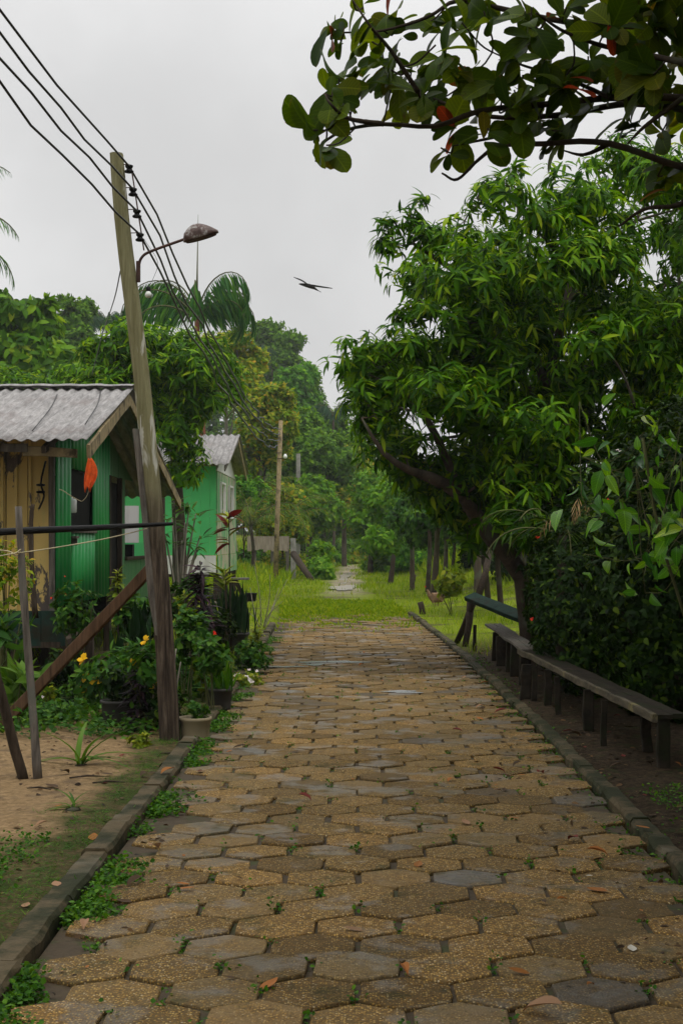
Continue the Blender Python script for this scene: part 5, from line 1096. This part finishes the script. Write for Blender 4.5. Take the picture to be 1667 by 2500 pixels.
# sticks, rail, brace, cord
def stick(name, label, pts, rad, mat, cat, group=None, irr=.12):
    o = MB().tube(bez(pts, 14), np.linspace(rad[0], rad[1], len(bez(pts, 14))).tolist(), 8, irr=irr).build(name, M[mat], None, True); return props(o, label, cat, group)
stick('fence_stake', 'grey weathered upright stake in the sand supporting the black rail', [P(88, 1800, 9.5), P(74, 1600, 9.5), P(56, 1380, 9.5), P(43, 1163, 9.5)], (.029, .022), 'wood_grey', 'stake')
stick('leaning_log', 'dark thicker log leaning left at the frame edge beside the grey stake', [P(56, 1796, 9.55), P(30, 1700, 9.5), P(0, 1580, 9.45), P(-25, 1480, 9.4)], (.036, .03), 'wood_dark', 'log')
stick('thin_stick', 'thin dark stick standing close to the yellow wall behind the stake', [P(82, 1420, 15), P(74, 1300, 15), P(72, 1200, 15), P(76, 1158, 15)], (.03, .02), 'wood_dark', 'stick')
stick('black_rail', 'black pole lashed horizontally from the leaning pole toward the left edge', [P(-330, 1243, 9.9), P(0, 1222, 9.9), P(200, 1213, 10.5), P(340, 1206, 11.2), P(398, 1203, 11.28)], (.03, .013), 'black', 'rail', irr=.04)
o = MB().beam(P(348, 1305, 11.5), P(-20, 1692, 12.0), .05, .085, n=6, wob=.002).build('diagonal_brace', M['wood_brown'], None); props(o, 'brown squared timber bracing the leaning pole diagonally down to the left', 'brace')
cp = [P(-60, 1284, 9.3), P(0, 1277, 9.3), P(40, 1270, 9.38), P(60, 1268, 9.42), P(140, 1256, 9.8), P(230, 1240, 10.4), P(300, 1224, 11), P(338, 1214, 11.25)]
m = MB().tube(bez(cp, 60), .0042, 5); m.tube(bez([P(-20, 1262, 9.42), P(20, 1266, 9.4), P(34, 1272, 9.36), P(48, 1262, 9.38), P(40, 1276, 9.4), P(28, 1270, 9.38)], 24), .004, 5)
o = m.build('cord', M['rope'], None, True); props(o, 'pale fibrous cord tied from the grey stake to the leaning pole', 'cord')
# ---------------------------------------------------------------- right side: benches, planks, stump, hen
t = thing('long_bench', 'long low rough plank bench along the right kerb, nearer half', 'bench', (2.0, 12.5, gz(2.0, 12.5)))
A0, A1, dA, dB = P(1502, 1646, 9.9), P(1190, 1492, 15.6), 9.9, 15.6
A1.z = A0.z+.02
for k, off in enumerate((0.0, .1)):
    MB().beam(A0+Vector((.065+off, 0, 0)), A1+Vector((.065+off, 0, -.006*k)), .096, .032, n=18, wob=.005).build('plank', M['bench'], t)
MB().beam(A0+Vector((.0, .0, -.012)), A1+Vector((.0, 0, -.012)), .035, .055, n=18, wob=.005).build('edge_board', M['bench_edge'], t)
for px, py, d, w_ in ((1522, 1768, 9.95, .1), (1486, 1725, 10.9, .09), (1384, 1716, 11.1, .055), (1352, 1682, 11.9, .1), (1281, 1644, 13.0, .06), (1258, 1622, 13.7, .075), (1205, 1612, 14.3, .12), (1226, 1610, 14.1, .06)):
    x = X(px, d); MB().beam((x, d, gz(x, d)-.08), (x+rnd.uniform(-.02, .02), d, A0.z-.02), w_*.85, w_*.6, (0, 1, 0), n=4, wob=.006).build('leg', M['bench'], t)
t = thing('long_bench', 'older sagging grey plank bench continuing the row, farther half', 'bench', (1.75, 17.5, gz(1.75, 17.5)))
Bz = A0.z+.03; B0, B1 = Vector((X(1196, 15.5), 15.55, Bz-.01)), Vector((X(1112, 19.6), 19.6, Bz+.03))
for off in (.0, .11): MB().beam(B0+Vector((.06+off, 0, 0)), B1+Vector((.06+off, 0, 0)), .105, .03, n=10, wob=.007).build('plank', M['wood_grey'], t)
for px, d, w_ in ((1195, 15.7, .14), (1172, 16.6, .12), (1142, 18, .16), (1128, 18.8, .1), (1082, 20.4, .06), (1160, 17.2, .1)):
    x = X(px, d); MB().beam((x+.04, d, gz(x, d)-.08), (x+.05, d, Bz-.02), w_*.8, w_*.55, (0, 1, 0), n=3, wob=.006).build('leg', M['bench'], t)
t = thing('fallen_bench', 'broken dark green bench tipped over on crossed logs behind the long bench', 'bench', P(1130, 1400, 21))
MB().beam(P(1078, 1370, 21.5), P(1345, 1475, 19.0), .2, .07, (-.2, -.4, .9), n=8, wob=.006).build('seat', M['plank_green'], t)
for a, b_ in ((P(1086, 1382, 21.4), P(1045, 1452, 22)), (P(1080, 1376, 21.6), P(1066, 1450, 21.3)), (P(1098, 1370, 21.8), P(1125, 1200+60, 22.5))):
    if b_.z < .3: b_.z = gz(b_.x, b_.y)-.03
    MB().tube([a, a.lerp(b_, .5)+Vector((.02, 0, 0)), b_], [.055, .05, .045], 8, irr=.1).build('prop', M['wood_dark'], t, True)
x = X(968, 30.5); o = MB().tube([(x+.02, 30.5, gz(x, 30.5)-.08), (x+.01, 30.5, .12), (x-.03, 30.5, .27)], [.075, .068, .06], 9, irr=.12).build('tree_stump', M['wood_dark'], None, True); props(o, 'short dark stump at the right edge where the paving ends', 'stump')
x = X(948, 50); o = MB().tube([(x, 50, gz(x, 50)-.08), (x+.02, 50, gz(x, 50)+.3)], [.09, .08], 8, irr=.12).build('tree_stump', M['wood_dark'], None, True); props(o, 'tiny dark stump far out in the grass below the row of trunks', 'stump')
# hen pecking in the grass
hx = X(1003, 34); hc = Vector((hx, 34, gz(hx, 34)))
def skin_body(name, pts, edges, mat, parent=None, lev=2):
    me = bpy.data.meshes.new(name); me.from_pydata([p[:3] for p in pts], edges, []); ob = link(name, me, M[mat], parent, True)
    ob.modifiers.new('skin', 'SKIN'); sv = me.skin_vertices[0].data
    for i, p in enumerate(pts): sv[i].radius = (p[3], p[4] if len(p) > 4 else p[3]); sv[i].use_root = i == 0
    s = ob.modifiers.new('sub', 'SUBSURF'); s.levels = lev; s.render_levels = lev; return ob
t = thing('hen', 'tan and dark hen standing in the bright grass near the paving end', 'hen', hc)
def hp(a, z): return (hx+a, 34, hc.z+z)
skin_body('body', [(*hp(0, .2), .115, .12), (*hp(-.1, .19), .1, .1), (*hp(-.17, .23), .06), (*hp(-.2, .31), .036), (*hp(-.21, .37), .034), (*hp(-.25, .365), .012), (*hp(.11, .21), .09, .1), (*hp(.19, .24), .04, .05)], [(0, 1), (1, 2), (2, 3), (3, 4), (4, 5), (0, 6), (6, 7)], 'hen_tan', t)
for a in (-.03, .04): MB().tube([Vector(hp(a, .13))+Vector((0, a, 0)), Vector(hp(a-.01, .0))+Vector((0, a, 0))], [.014, .01], 6).build('leg', M['straw'], t)
V = [hp(.02, .27), hp(.15, .3), hp(.22, .27), hp(.08, .2), hp(-.06, .22)]; V = [(v[0], v[1]+s*(.1 if i not in (2,) else .06), v[2]) for s in (-1,) for i, v in enumerate(V)]
w_ = MB().add(V+[(v[0], v[1]+.02, v[2]) for v in V], [(0, 1, 2, 3, 4), (9, 8, 7, 6, 5)]+[(i, 5+i, 5+(i+1) % 5, (i+1) % 5) for i in range(5)]).build('wing', M['bird'], t)
V = [hp(.16, .33), hp(.3, .46), hp(.36, .42), hp(.33, .33), hp(.22, .26)]
MB().add([(v[0], v[1]-.02, v[2]) for v in V]+[(v[0], v[1]+.02, v[2]) for v in V], [(0, 1, 2, 3, 4), (9, 8, 7, 6, 5)]+[(i, 5+i, 5+(i+1) % 5, (i+1) % 5) for i in range(5)]).build('tail', M['bird'], t)
MB().tube([hp(-.27, .43), hp(-.26, .46), hp(-.29, .45)], [.012, .014, .008], 6).build('comb', M['flower_r'], t)
# bird in flight
D = 42; c = P(712, 656, D); t = thing('bird', 'dark bird of prey gliding across the grey sky', 'bird', c)
k = D/F
def q(px, py, y=0): return Vector((X(px, D), D+y, Z(py, D)))
b0 = [(*q(731, 668), .022, .012), (*q(722, 662), .055, .04), (*q(712, 657), .085, .075), (*q(702, 655), .06, .055), (*q(692, 653), .035, .035), (*q(686, 652), .012, .012)]
skin_body('body', b0, [(i, i+1) for i in range(5)], 'bird', t)
def wing(tip, mid, root, chord):
    V = []; Fc = []; pts = bez([root, mid, tip], 10); n = len(pts)
    for i, p in enumerate(pts):
        f = i/(n-1); ch = chord*(1-.25*f-.65*f**3)*(1+.1*(i % 2)*(f > .6))
        for y, z in ((-ch*.4, 0), (0, .018*(1-f)+.004), (ch*.6, -.012), (0, -.008)): V.append(p+Vector((.06*f*y, y, z)))
        if i: o_ = (i-1)*4; Fc += [(o_+j, o_+(j+1) % 4, o_+4+(j+1) % 4, o_+4+j) for j in range(4)]
    return MB().add(V, Fc+[(3, 2, 1, 0), tuple((n-1)*4+j for j in range(4))]).build('wing', M['bird'], t, True)
wing(q(675, 639, -.2), q(694, 646, -.15), q(709, 655), .3); wing(q(763, 657, .35), q(742, 656, .2), q(716, 655), .24)
V = [q(726, 664, -.03), q(726, 664, .03), q(737, 669, .1), q(737, 672, -.1)]; MB().add(V+[v-Vector((0, 0, .012)) for v in V], [(0, 1, 2, 3), (7, 6, 5, 4)]+[(i, 4+i, 4+(i+1) % 4, (i+1) % 4) for i in range(4)]).build('tail', M['bird'], t)
# ---------------------------------------------------------------- fallen leaves and bark scraps
dl = leaf_t(6, lambda t: .5*math.sin(math.pi*t**.85)**.8, .22, -.12, .2)
dl2 = leaf_t(6, lambda t: .46*math.sin(math.pi*t**.9)**.8, .6, .22, .4)
protos = {}
def dead(px, py, L, mat, variant=0, lift=.012, d=None, az=None):
    L *= .62
    key = (mat, variant)
    if key not in protos:
        V, T = dl if variant == 0 else dl2; V = V*np.array([1, 1, .8])-np.array([.5, 0, 0]); V[:, 2] -= V[:, 2].min()
        me = bpy.data.meshes.new('fallen_leaf'); me.from_pydata(V.tolist(), [], T.tolist()); me.materials.append(M[mat]); protos[key] = me
    d = d or F*H/(py-VY); x = X(px, d); o = bpy.data.objects.new('fallen_leaf', protos[key]); COL.objects.link(o)
    on = abs(x-.13-float(cx(d))) < 1.3; z = (.004 if on else gz(x, d))+lift*.4
    if abs(x+1.265) < .09 or abs(x-1.53) < .08: z = .055
    o.location = (x, d, z); o.rotation_euler = (rnd.uniform(-.12, .12), rnd.uniform(-.12, .12), rnd.uniform(0, 6.28) if az is None else az); o.scale = (L, L*rnd.uniform(.8, 1.2), L*rnd.uniform(.8, 1.3))
    lab = {'dead_orange': 'orange-brown dead leaf lying loose on the ground near the paving', 'dead_tan': 'pale tan dead leaf lying loose on the ground near the paving', 'dead_red': 'dark red dead leaf lying loose on the ground near the paving',
           'dead_brown': 'shrivelled dark brown dead leaf lying loose on the ground near the paving', 'dead_pale': 'small bleached whitish leaf lying on the right of the paving'}[mat]
    return props(o, lab, 'fallen leaf', {'dead_orange': 'orange fallen leaves', 'dead_tan': 'tan fallen leaves', 'dead_red': 'red fallen leaves', 'dead_brown': 'brown fallen leaves', 'dead_pale': 'whitish fallen leaves'}[mat])
for a in [(618, 2268, .16, 'dead_orange'), (930, 2240, .13, 'dead_orange', 1), (1245, 2335, .24, 'dead_tan', 1), (1370, 2050, .17, 'dead_orange'), (1372, 1970, .17, 'dead_orange', 1), (1475, 1925, .13, 'dead_orange'), (1555, 2035, .18, 'dead_orange'), (1315, 1935, .14, 'dead_red', 1), (1190, 2238, .13, 'dead_orange'),
          (1355, 2272, .07, 'dead_orange', 1), (1450, 2184, .1, 'dead_pale'), (1352, 2016, .06, 'dead_pale'), (1245, 2080, .1, 'dead_brown', 1), (425, 1852, .13, 'dead_tan'), (355, 1955, .2, 'dead_tan', 1), (215, 1930, .15, 'dead_orange'), (460, 1775, .13, 'dead_red'), (385, 1795, .2, 'dead_orange', 1), (550, 1722, .17, 'dead_brown', 1),
          (700, 1840, .15, 'dead_red', 1), (710, 1860, .07, 'dead_brown'), (1240, 1783, .17, 'dead_red', 1), (1145, 1778, .15, 'dead_red', 1), (1180, 1883, .1, 'dead_orange'), (1050, 1684, .14, 'dead_red', 1), (1030, 1545, .2, 'dead_orange'), (1005, 1533, .17, 'dead_orange'), (835, 1502, .14, 'dead_orange', 1), (1112, 1572, .16, 'dead_orange', 1),
          (1148, 1640, .18, 'dead_red', 1), (1320, 1698, .2, 'dead_brown', 1), (1300, 1690, .16, 'dead_red', 1), (1390, 1705, .18, 'dead_brown'), (1330, 1755, .12, 'dead_brown', 1), (430, 2045, .12, 'dead_orange'), (420, 2035, .1, 'dead_orange'), (285, 2075, .12, 'dead_brown'), (310, 2035, .16, 'dead_brown', 1), (1430, 1740, .12, 'dead_red'),
          (40, 1910, .12, 'dead_tan'), (95, 1910, .12, 'dead_tan', 1), (130, 2060, .13, 'dead_tan'), (60, 2090, .1, 'dead_tan'), (195, 2135, .12, 'dead_tan', 1), (240, 1808, .16, 'dead_red'), (150, 1785, .16, 'dead_brown', 1), (120, 1815, .18, 'dead_brown'), (330, 1790, .15, 'dead_brown', 1), (560, 1660, .1, 'dead_orange'), (245, 1785, .15, 'dead_brown'), (350, 1795, .1, 'dead_brown'),
          (960, 1990, .12, 'dead_orange'), (810, 2140, .13, 'dead_tan'), (1290, 2075, .09, 'dead_orange', 1), (135, 1862, .07, 'dead_orange'), (280, 1740, .12, 'dead_red')]:
    dead(*a)
for i in range(70):
    d = rnd.uniform(8, 24); x = 1.2+rnd.random()**2*(-2.2) if rnd.random() < .55 else rnd.uniform(1.6, 2.6); px = VX+F*x/d
    dead(px, VY+F*H/d, rnd.uniform(.06, .16), rnd.choice(['dead_brown', 'dead_brown', 'dead_red', 'dead_orange', 'dead_tan']), rnd.randrange(2))
for i in range(30):
    d = rnd.uniform(4.8, 11); x = rnd.uniform(-1.1, 1.5); dead(VX+F*x/d, VY+F*H/d, rnd.uniform(.03, .07), rnd.choice(['dead_brown', 'dead_brown', 'dead_orange']), rnd.randrange(2))
# fine litter nobody could count
xy = np.array([(rnd.uniform(-3.2, -1.35), rnd.uniform(5, 13)) for _ in range(700)]+[(1.6+abs(rnd.gauss(0, .6)), rnd.uniform(5, 22)) for _ in range(900)]+[(-1.1+abs(rnd.gauss(0, .12)), rnd.uniform(5, 22)) for _ in range(200)]+[(1.4-abs(rnd.gauss(0, .25)), rnd.uniform(5, 24)) for _ in range(420)])
m_ = len(xy); p_ = np.stack([xy[:, 0], xy[:, 1], np.where(np.abs(xy[:, 0]-.13-cx(xy[:, 1])) < 1.33, .004, ground(xy[:, 0], xy[:, 1])+.003)], 1); d_ = rng.normal(size=(m_, 3)); d_[:, 2] = np.abs(d_[:, 2])*.12; n_ = rng.normal(size=(m_, 3))*.3+np.array([0, 0, 1])
M['litter'] = litter('leaf_litter', [(0, (.02, .013, .008)), (.6, (.07, .042, .022)), (.9, (.16, .09, .04)), (1, (.26, .16, .08))])
o = mesh_np('leaf_litter', *place(L_OVAL, p_, d_, n_, rng.uniform(.012, .055, m_)), M['litter']); props(o, kind='stuff')
for px, py, ln, az, lb in ((250, 1808, .2, .1, 'curled strip of dark bark lying on the sand left of the small plant'), (200, 1795, .22, .25, 'blackened twig on the sand in front of the tall spider lily'), (395, 1735, .28, .05, 'long brown stick lying on the sand at the foot of the pole'), (90, 1822, .16, 2.9, 'short grey twig on the sand beside the stake')):
    d = F*H/(py-VY); x = X(px, d); z = gz(x, d)+.012; dv = Vector((math.cos(az), math.sin(az), 0))*ln/2
    o = MB().tube([Vector((x, d, z))-dv, Vector((x, d+.01, z+.008)), Vector((x, d, z))+dv], [.005, .007, .003], 6, irr=.25).build('twig', M['wood_dark'], None, True); props(o, lb, 'twig')
# wilder growth round the pole foot
gb('garden_shrub', 'dark tangled shrub hiding the foot of the leaning pole', 372, 12.0, 1620, (.2, .18, .2), 110, 7, L_OVAL, .06, 'bush_dark', None, stems=10)
gb('garden_shrub', 'purple-leaved bush low beside the foot of the leaning pole', 345, 12.3, 1600, (.16, .14, .2), 90, 7, L_OVAL, .07, 'purple', None, stems=8)
gb('garden_shrub', 'yellow-flecked croton behind the bright fern pot', 470, 14.0, 1540, (.16, .15, .16), 60, 7, L_OVAL, .075, 'bush_yellow', None)
gb('garden_shrub', 'grassy-leaved green bush behind the dark tub', 300, 13.4, 1540, (.25, .2, .2), 90, 7, L_MANGO, .12, 'bush', None)
gb('garden_shrub', 'dark bush in front of the veranda half wall', 330, 16.5, 1420, (.28, .2, .26), 130, 7, L_OVAL, .075, 'bush_dark', None)
gb('garden_shrub', 'green bush between the snake plants and the purple dracaena', 500, 16.2, 1455, (.2, .18, .26), 120, 7, L_OVAL, .06, 'bush_dark', None)
gb('garden_shrub', 'leafy plant below the white skirt of the second house', 430, 22, 1370, (.3, .25, .35), 120, 7, L_OVAL, .1, 'bush', None)
for px, top, d, lb in ((410, 1520, 12.2, 'thin bare stem rising right of the pole foot'), (400, 1490, 12.6, 'pale slender stem just left of the stained bucket'), (355, 1560, 11.9, 'knobbly thin stem in front of the pole foot')):
    stick('plant_stem', lb, [base(px, d, -.02), P(px-6, (top+1690)/2, d), P(px+5, top, d)], (.008, .005), 'bark_pale', 'stem')
# ---------------------------------------------------------------- light, air, camera
W = bpy.data.worlds.new('World'); S.world = W; W.use_nodes = True; nt = W.node_tree; nt.nodes.clear(); k = NT(nt)
out = nt.nodes.new('ShaderNodeOutputWorld'); bg = nt.nodes.new('ShaderNodeBackground')
EL, AZ = math.radians(66), math.radians(125)          # high soft sun behind the viewer's right shoulder, above the cloud
sky = k.n('ShaderNodeTexSky', sky_type='NISHITA', sun_disc=False, sun_elevation=EL, sun_rotation=AZ)
hs = k.n('ShaderNodeHueSaturation'); hs.inputs['Saturation'].default_value = .1; k.l(sky.outputs[0], hs.inputs['Color'])
tc = k.n('ShaderNodeTexCoord'); sx = k.n('ShaderNodeSeparateXYZ'); k.l(tc.outputs['Generated'], sx.inputs[0])
cl = k.noise(tc.outputs['Generated'], 3.2, 5, .55)
up = k.math('MAXIMUM', sx.outputs[2], 0.0)
lum = k.math('ADD', k.math('MULTIPLY', k.math('MULTIPLY', up, up), SKY_UP), SKY_LOW); lum = k.math('MULTIPLY', lum, k.fr(cl, .3, .7, .87, 1.1))
cloud = k.mix(1.0, k.mix(k.fr(up, 0, .35), (1.0, 1.0, 1.0), (1.0, 1.0, 1.002)), lum, 'MULTIPLY')
# thick cloud veils the blue sky almost completely
c = k.mix(.94, hs.outputs[0], cloud); k.l(c, bg.inputs[0]); bg.inputs[1].default_value = .1; k.l(bg.outputs[0], out.inputs[0])
sun = bpy.data.lights.new('sun', 'SUN'); sun.energy = SUN; sun.angle = math.radians(28); sun.color = (1, .96, .9)
so = bpy.data.objects.new('sun', sun); COL.objects.link(so)
dirv = Vector((math.sin(AZ)*math.cos(EL), math.cos(AZ)*math.cos(EL), math.sin(EL)))
so.rotation_euler = dirv.to_track_quat('Z', 'Y').to_euler()
if HAZE:
    hb = MB().box((0, 60, 8), (560, 470, 22)); m, nt2, ot = newmat('thin_haze'); v = nt2.nodes.new('ShaderNodeVolumePrincipled')
    v.inputs['Color'].default_value = (.95, .98, .97, 1); v.inputs['Density'].default_value = HAZE; v.inputs['Anisotropy'].default_value = .3; nt2.links.new(v.outputs[0], ot.inputs['Volume'])
    o = hb.build('haze', m); props(o, kind='stuff')
cam = bpy.data.cameras.new('camera'); co = bpy.data.objects.new('camera', cam); COL.objects.link(co)
co.location = (0, 0, H); co.rotation_euler = (math.radians(90), 0, 0); cam.sensor_width = 36; cam.lens = F/2352*36
cam.shift_x = (784-VX)/2352; cam.shift_y = (VY-1176)/2352; cam.clip_end = 2000; S.camera = co
S.view_settings.view_transform = 'Standard'; S.view_settings.look = 'None'; S.view_settings.gamma = 1; S.view_settings.exposure = 0
cy = S.cycles; cy.max_bounces = 6; cy.diffuse_bounces = 3; cy.glossy_bounces = 2; cy.transmission_bounces = 3; cy.transparent_max_bounces = 4; cy.volume_bounces = 0
cy.use_adaptive_sampling = True; cy.adaptive_threshold = .02; cy.caustics_reflective = False; cy.caustics_refractive = False
